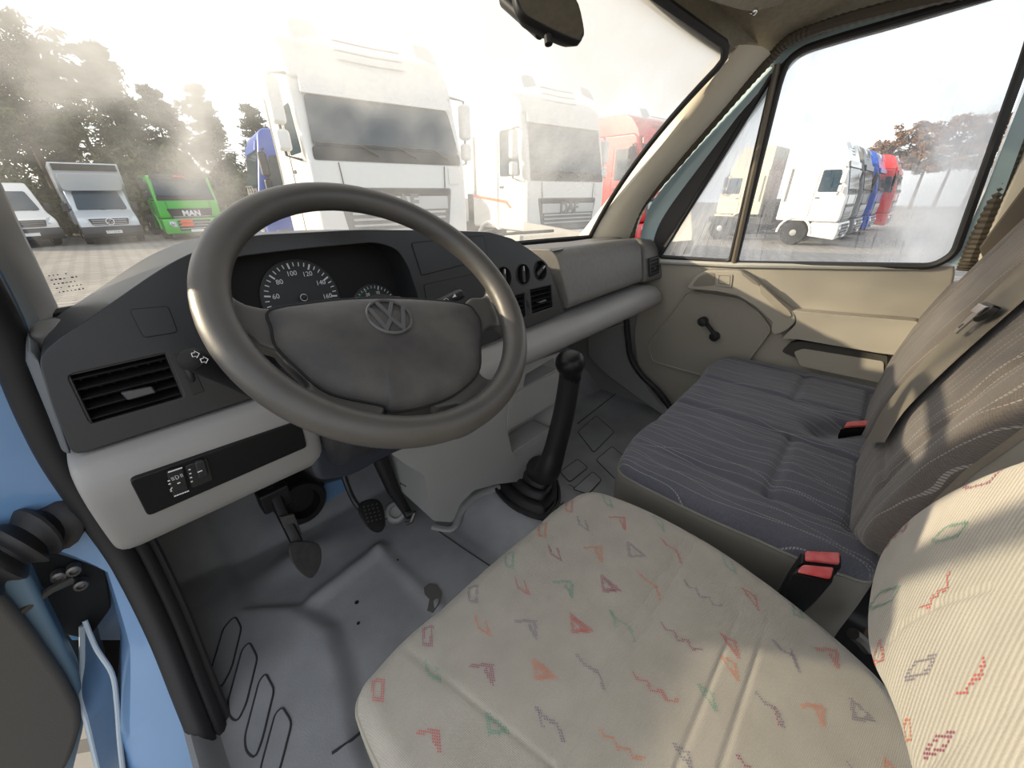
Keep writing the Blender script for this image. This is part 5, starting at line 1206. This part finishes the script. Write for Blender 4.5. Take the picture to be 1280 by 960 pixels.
    t.location = loc; t.rotation_euler = (0, 0, rz)
    return t
def place_fix(t): return t
GRP = 'tractor units parked along the yard'
truck('truck', 'large white tractor unit straight ahead behind the steering wheel', GRP, TW, (3.84, 5.96, -.80), math.radians(-10), 'DAF', H=3.75, sh=.30, wt=3.0)
truck('truck', 'white tractor unit with an orange side stripe beside the red truck', GRP, TW, (8.39, 5.86, -.80), math.radians(-10), 'DAF', stripe=True, H=3.75, sh=.12, wt=3.12)
truck('truck', 'red tractor unit seen through the mist by the right windscreen pillar', GRP, TRED, (12.7, 5.3, -.80), math.radians(-12), '', H=3.75, sh=.1, wt=3.0)
truck('truck', 'bright blue tractor cab half hidden behind the large white truck', GRP, TBLU, (3.80, 12.9, -.98), math.radians(-101), '', fair=False, H=3.35, visor=TBLU)
mg = truck('truck', 'bright green tipper cab with an orange hazard plate on its bumper', GRP, TGRN, (4.55, 25.2, GZ), 0, 'MAN', fair=False, H=2.80, w=2.4, lowgrille=TBLK, visor=TBLK, day=True, sh=-.16, wt=2.62)
pl = MB().prism([(-.55, -.17, .62), (-.08, -.17, .62), (-.08, -.17, .92), (-.55, -.17, .92)], (0, .02, 0)).build('hazard_plate', ORNG, mg); pl.matrix_parent_inverse = Matrix.Identity(4)
p2_ = MB().box((-.315, -.178, .77), (.47, .004, .02)).build('plate_bar', TBLK, pl); p2_.matrix_parent_inverse = Matrix.Identity(4)
p3_ = MB().box((.05, .135, 2.76), (.50, .02, .06)).build('roof_marker', TRED, mg); p3_.matrix_parent_inverse = Matrix.Identity(4)
# side window view: lorries parked side by side across the yard, flanks towards us
GR2 = 'lorries seen through the side window'
truck('truck', 'cream sided lorry cab seen through the misted quarter light', GR2, CREAM, (27.2, 7.6, GZ), math.radians(176), '', H=4.2, visor=TBLK)
for (x, y, m, lb) in ((22.8, 1.55, TW, 'sunlit white lorry cab in the row behind the wet side window'), (26.6, 1.30, TGRY, 'grey lorry cab next to the white one in the side window row'),
                      (30.4, .92, TBLU, 'blue lorry cab in the row behind the wet side window'), (34.3, .25, TRED, 'red lorry cab at the far end of the side window row')):
    truck('truck', lb, GR2, m, (x, y, GZ), math.radians(-4), '', H=4.0, wt=3.0, sh=.1)

# vans on the left
def wheel_small(p, x, y): wheel(p, x, y, .34, .24)
def van(label, loc, rz, body, box=False, badge=None, lower=TBLK):
    t = thing('van', label, 'van', (0, 0, 0), 'vans at the far left of the yard'); w = 1.95; H = 2.35 if box else 2.45; L = 2.0 if box else 5.4
    pr = [(.06, .42), (0, .62), (.02, .98), (.14, 1.10), (.80, 1.36), (1.42, 2.14), (1.75, H), (L, H), (L, .42)]
    MB().prism([(-w/2, p[0], p[1]) for p in rpoly([(*p, 0) for p in pr], .08, 3)], (w, 0, 0)).build('body_shell', body, t, bevel=.09, seg=3)
    q = [(-w/2+.16, .83, 1.39), (w/2-.16, .83, 1.39), (w/2-.24, 1.38, 2.10), (-w/2+.24, 1.38, 2.10)]
    MB().prism(rpoly([A(*p)+A(0, -.035, .03) for p in q], .07, 3), (0, .03, -.02)).build('windscreen', TGLS, t)
    for s in (-1, 1):
        MB().prism(rpoly([(s*(w/2-.04), .04, .92), (s*(w/2-.34), -.02, .88), (s*(w/2-.30), .06, 1.10), (s*(w/2-.03), .30, 1.16)], .04, 2), (0, .12, 0)).build('headlight', LAMP, t, bevel=.015)
        MB().box((s*(w/2+.16), 1.0, 1.50), (.20, .12, .34)).build('side_mirror', TBLK, t, bevel=.04, seg=3)
        MB().tube([(s*(w/2-.02), 1.05, 1.42), (s*(w/2+.12), 1.02, 1.42)], .03, 8).build('mirror_arm', TBLK, t)
        MB().prism(rpoly([(s*(w/2+.003), 1.05, 1.42), (s*(w/2+.003), 1.85, 1.42), (s*(w/2+.003), 1.85, 2.05), (s*(w/2+.003), 1.50, 2.05)], .05, 3), (-s*.02, 0, 0)).build('side_window', TGLS, t)
        wheel_small(t, s*(w/2-.10), .95); wheel_small(t, s*(w/2-.10), 4.3)
    MB().prism([(-w/2-.01, p[0], p[1]) for p in rpoly([(-.05, .30, 0), (-.09, .48, 0), (-.05, .74, 0), (.5, .78, 0), (.5, .32, 0)], .05, 3)], (w+.02, 0, 0)).build('bumper', lower, t, bevel=.05, seg=3)
    g = MB().prism(rpoly([(-.58, -.03, .80), (.58, -.03, .80), (.66, .03, 1.06), (-.66, .03, 1.06)], .05, 3), (0, .05, 0)).build('grille', TBLK, t, bevel=.01)
    for k in range(3): MB().box((0, -.03+.018*k, .84+.08*k), (1.12, .03, .025)).build('grille_slat', TGRY if not badge else TSIL, g)
    MB().box((0, -.10, .52), (.52, .02, .12)).build('number_plate', PLATE, t)
    text_mesh('RTY EW01', .10, (0, -.112, .52), (1, 0, 0), (0, 0, 1), TBLK, 'plate_text', t, depth=.002) if box else None
    for s in (-.3, .35): MB().tube([(s+.4, .80, 1.36), (s-.2, .90, 1.50)], .012, 5).build('wiper', TBLK, t)
    if badge:
        MB().tube([(.13*math.cos(a), -.06, .93+.13*math.sin(a)) for a in np.linspace(0, 2*math.pi, 25)[:-1]], .014, 6, closed=True).build('star_ring', CHROME, g)
        for k in range(3):
            a = math.pi/2+k*2*math.pi/3; d = A(math.cos(a), 0, math.sin(a)); e = A(-math.sin(a), 0, math.cos(a)); c = A(0, -.065, .93)
            MB().prism([c+d*.125, c+e*.03-d*.017, c-d*.03, c-e*.03-d*.017], (0, .012, 0)).build('star_arm', CHROME, g)
    if box:
        b = MB().prism([(-1.08, p[0], p[1]) for p in rpoly([(1.72, 2.05, 0), (1.22, 2.40, 0), (1.02, 3.22, 0), (6.2, 3.22, 0), (6.2, .75, 0), (2.05, .75, 0)], .05, 2)], (2.16, 0, 0)).build('box_body', SILV, t, bevel=.03)
        MB().prism([(-1.0, 1.035, 2.92), (1.0, 1.035, 2.92), (1.0, .985, 3.17), (-1.0, .985, 3.17)], (0, .02, 0)).build('box_header', TBLK, b)
        q = [(-.98, 1.25, 2.16), (.98, 1.25, 2.16), (.98, 1.06, 2.84), (-.98, 1.06, 2.84)]
        MB().prism(rpoly([A(*p)+A(0, -.03, -.01) for p in q], .2, 4), (0, .05, 0)).build('wind_deflector', SILV, b, bevel=.02)
    else:
        MB().box((0, 4.0, 1.35), (w+.01, 2.0, .03)).build('side_moulding', TBLK, t)
    t.location = loc; t.rotation_euler = (0, 0, rz)
    return t
van('silver box van with a tall body, between the white van and the green truck', (1.60, 25.5, GZ), math.radians(0), SILV, box=True, badge=True)
van('white panel van with cream flank at the far left edge', (-.90, 26.2, GZ), math.radians(14), TW)

# outside mirror of the van, behind the quarter light
om = thing('door_mirror', 'pale backed door mirror outside the misted quarter light', 'mirror', tuple(at(848, 290, 'x', 1.86)))
q = rpoly([at(u, v, 'x', 1.86) for u, v in ((830, 242), (866, 240), (868, 300), (862, 316), (832, 318), (828, 308))], .03, 4)
MB().prism(q, (.06, .02, 0)).build('mirror_shell', mat('mirror_shell', (.62, .58, .50), .4), om, bevel=.014, seg=3)
q2 = rpoly([at(u, v, 'x', 1.855) for u, v in ((830, 303), (868, 300), (862, 317), (832, 319))], .012, 3)
MB().prism(q2, (.05, .02, 0)).build('mirror_rim', BLACK, om, bevel=.006)
MB().tube([at(840, 318, 'x', 1.87), (1.70, .64, .70)], .015, 8).build('mirror_foot', BLACK, om)
# windscreen wiper lying at the foot of the windscreen
wp_ = thing('windscreen_wiper', 'black wiper lying along the bottom of the windscreen', 'wiper', tuple(ws(.7, .0)+A(0, .03, .02)))
W0, W1 = ws(.62, .015)+A(0, .035, .016), ws(.90, .03)+A(0, .03, .014)
MB().tube([W0, W0*.5+W1*.5+A(0, .005, .004), W1], .006, 6).build('wiper_blade', RUB, wp_)
MB().tube([W0+A(-.10, .05, -.02), W0*.6+W1*.4+A(0, .02, .016), W0*.5+W1*.5+A(0, .006, .012)], .008, 6).build('wiper_arm', BLACK, wp_)

# ---- trees behind the vans
FOL = [mat('needles_dark', (.035, .055, .022), .8, noise=(2, .7, (.07, .075, .03))), mat('needles_olive', (.075, .085, .030), .8, noise=(2, .7, (.12, .115, .04))), mat('leaves_brown', (.16, .085, .045), .85, noise=(2, .6, (.22, .13, .06)))]
BARK = mat('bark', (.07, .05, .035), .9)
def tree_meshes(kind, seed, n):
    r = np.random.default_rng(seed); V, F = [], []
    Ht = 9.0
    cl_ = []
    for k in range(70 if kind != 'bush' else 26):
        if kind == 'conifer':
            h = r.uniform(.18, 1)**.8; rad = (1-h)*2.3+.35; a = r.uniform(0, 2*math.pi); q = r.uniform(.35, 1); cl_.append((rad*q*math.cos(a), rad*q*math.sin(a), h*Ht-.35*q*rad, .75*(1.1-h)+.35, .30))
        elif kind == 'pine':
            h = r.uniform(.45, 1); rad = 2.2*math.sin(min(1, (h-.35)/.5)*math.pi*.8)+.5; a = r.uniform(0, 2*math.pi); q = r.uniform(.3, 1); cl_.append((rad*q*math.cos(a), rad*q*math.sin(a), h*Ht, .62, .34))
        else:
            a = r.uniform(0, 2*math.pi); q = r.uniform(0, 1); cl_.append((1.6*q*math.cos(a), 1.6*q*math.sin(a), r.uniform(.4, 3.4-1.2*q), .75, .6))
    for c in cl_:
        for _ in range(n):
            d = r.normal(size=3); d /= np.linalg.norm(d); p = A(c[0], c[1], c[2])+d*r.uniform(.3, 1)*A(c[3], c[3], c[4])
            a, b = r.normal(size=3), r.normal(size=3); a /= np.linalg.norm(a); b -= a*(a@b); b /= np.linalg.norm(b)
            s = r.uniform(.08, .17); o = len(V); V += [p-a*s*1.6, p+b*s*.45, p+a*s*1.6, p-b*s*.45]; F.append((o, o+1, o+2, o+3))
    tr = MB().tube([(0, 0, -.2), (.1, 0, Ht*.4), (0, .1, Ht*.92)] if kind != 'bush' else [(0, 0, -.2), (0, 0, 1.6)], [.20, .13, .03] if kind != 'bush' else [.08, .03], 8)
    if kind != 'bush':
        for _ in range(16):
            h = r.uniform(.3, .85)*Ht; a = r.uniform(0, 2*math.pi); l = r.uniform(.8, 2.0); tr.tube([(0, 0, h), (l*.5*math.cos(a), l*.5*math.sin(a), h+.15), (l*math.cos(a), l*math.sin(a), h+.1)], [.05, .035, .012], 5)
    return V, F, tr
def tree(name, kind, seed, m, n, lb, grp):
    V, F, tr = tree_meshes(kind, seed, n)
    t = thing(name, lb, 'bush' if kind == 'bush' else 'tree', (0, 0, 0), grp)
    mb = MB(); mb.add(V, F); mb.build('foliage', m, t, fix=False, smooth=False, kind='stuff'); tr.build('trunk', BARK, t)
    return t
G1 = 'trees behind the vans'
LBT = 'dark evergreen tree in the misty wood behind the vans'
LBP = 'tall olive pine in the misty wood behind the vans'
protos = [tree('evergreen_tree', 'conifer', 1, FOL[0], 55, LBT, G1), tree('pine_tree', 'pine', 2, FOL[1], 60, LBP, 'pines behind the vans'), tree('olive_bush', 'bush', 3, FOL[1], 90, 'low olive bush at the wood edge behind the vans', 'bushes behind the vans'),
          tree('autumn_tree', 'pine', 4, FOL[2], 60, 'brown autumn tree on the rise seen through the wet side window', 'autumn trees beyond the side window')]
used = [False]*4
def put(k, x, y, s, z=GZ, a=None):
    o = protos[k] if not used[k] else copy_tree(protos[k]); used[k] = True
    o.location = (x, y, z-.05); o.rotation_euler = (0, 0, random.uniform(0, 6.28) if a is None else a); o.scale = (s, s, s*random.uniform(.92, 1.08)); return o
for x, y, s in ((-3.5, 36, 1.05), (-1.2, 39, 1.0), (1.8, 37, .92), (4.4, 36, 1.0), (6.8, 38, .95), (9.2, 36, .78), (12.5, 38, .95), (14.6, 37, 1.05), (17.0, 39, 1.1), (-6.5, 38, 1.1), (.4, 43, 1.2), (5.6, 43, 1.15), (10.6, 43, 1.0)): put(0, x, y, s)
for x, y, s in ((-4.6, 34, 1.15), (-2.2, 35, 1.2), (.6, 34, 1.15), (3.0, 40, 1.2), (7.8, 41, .9)): put(1, x, y, s)
for x, y, s in ((-3.6, 33, 1.0), (-.8, 32.5, .95), (1.6, 33, .9), (3.6, 32, 1.25), (5.6, 32, 1.3), (8.0, 33, 1.0), (10.2, 32, 1.15), (11.8, 31, 1.1), (-6, 33, 1.1)): put(2, x, y, s)
for x, y, s in ((80, 3.6, .95), (82, 1.2, 1.1), (80, -1.2, 1.15), (83, -3.6, 1.2), (80, -6.2, 1.15)): put(3, x, y, s)
# bank of dark undergrowth so no sky shows beneath the crowns
mb = MB(); xs_ = np.linspace(-14, 24, 40)
mb.grid([[(x, 46, GZ-.2), (x, 46+.3, GZ+1.2+.5*math.sin(x*1.3)+.4*math.sin(x*.47)), (x, 50, GZ+2.2+.6*math.sin(x*.7)), (x, 56, GZ+2.0)] for x in xs_])
mb.build('wooded_bank', mat('bank', (.05, .055, .03), .95, noise=(1.5, .8), bump=(3, 1., .3)), kind='structure')
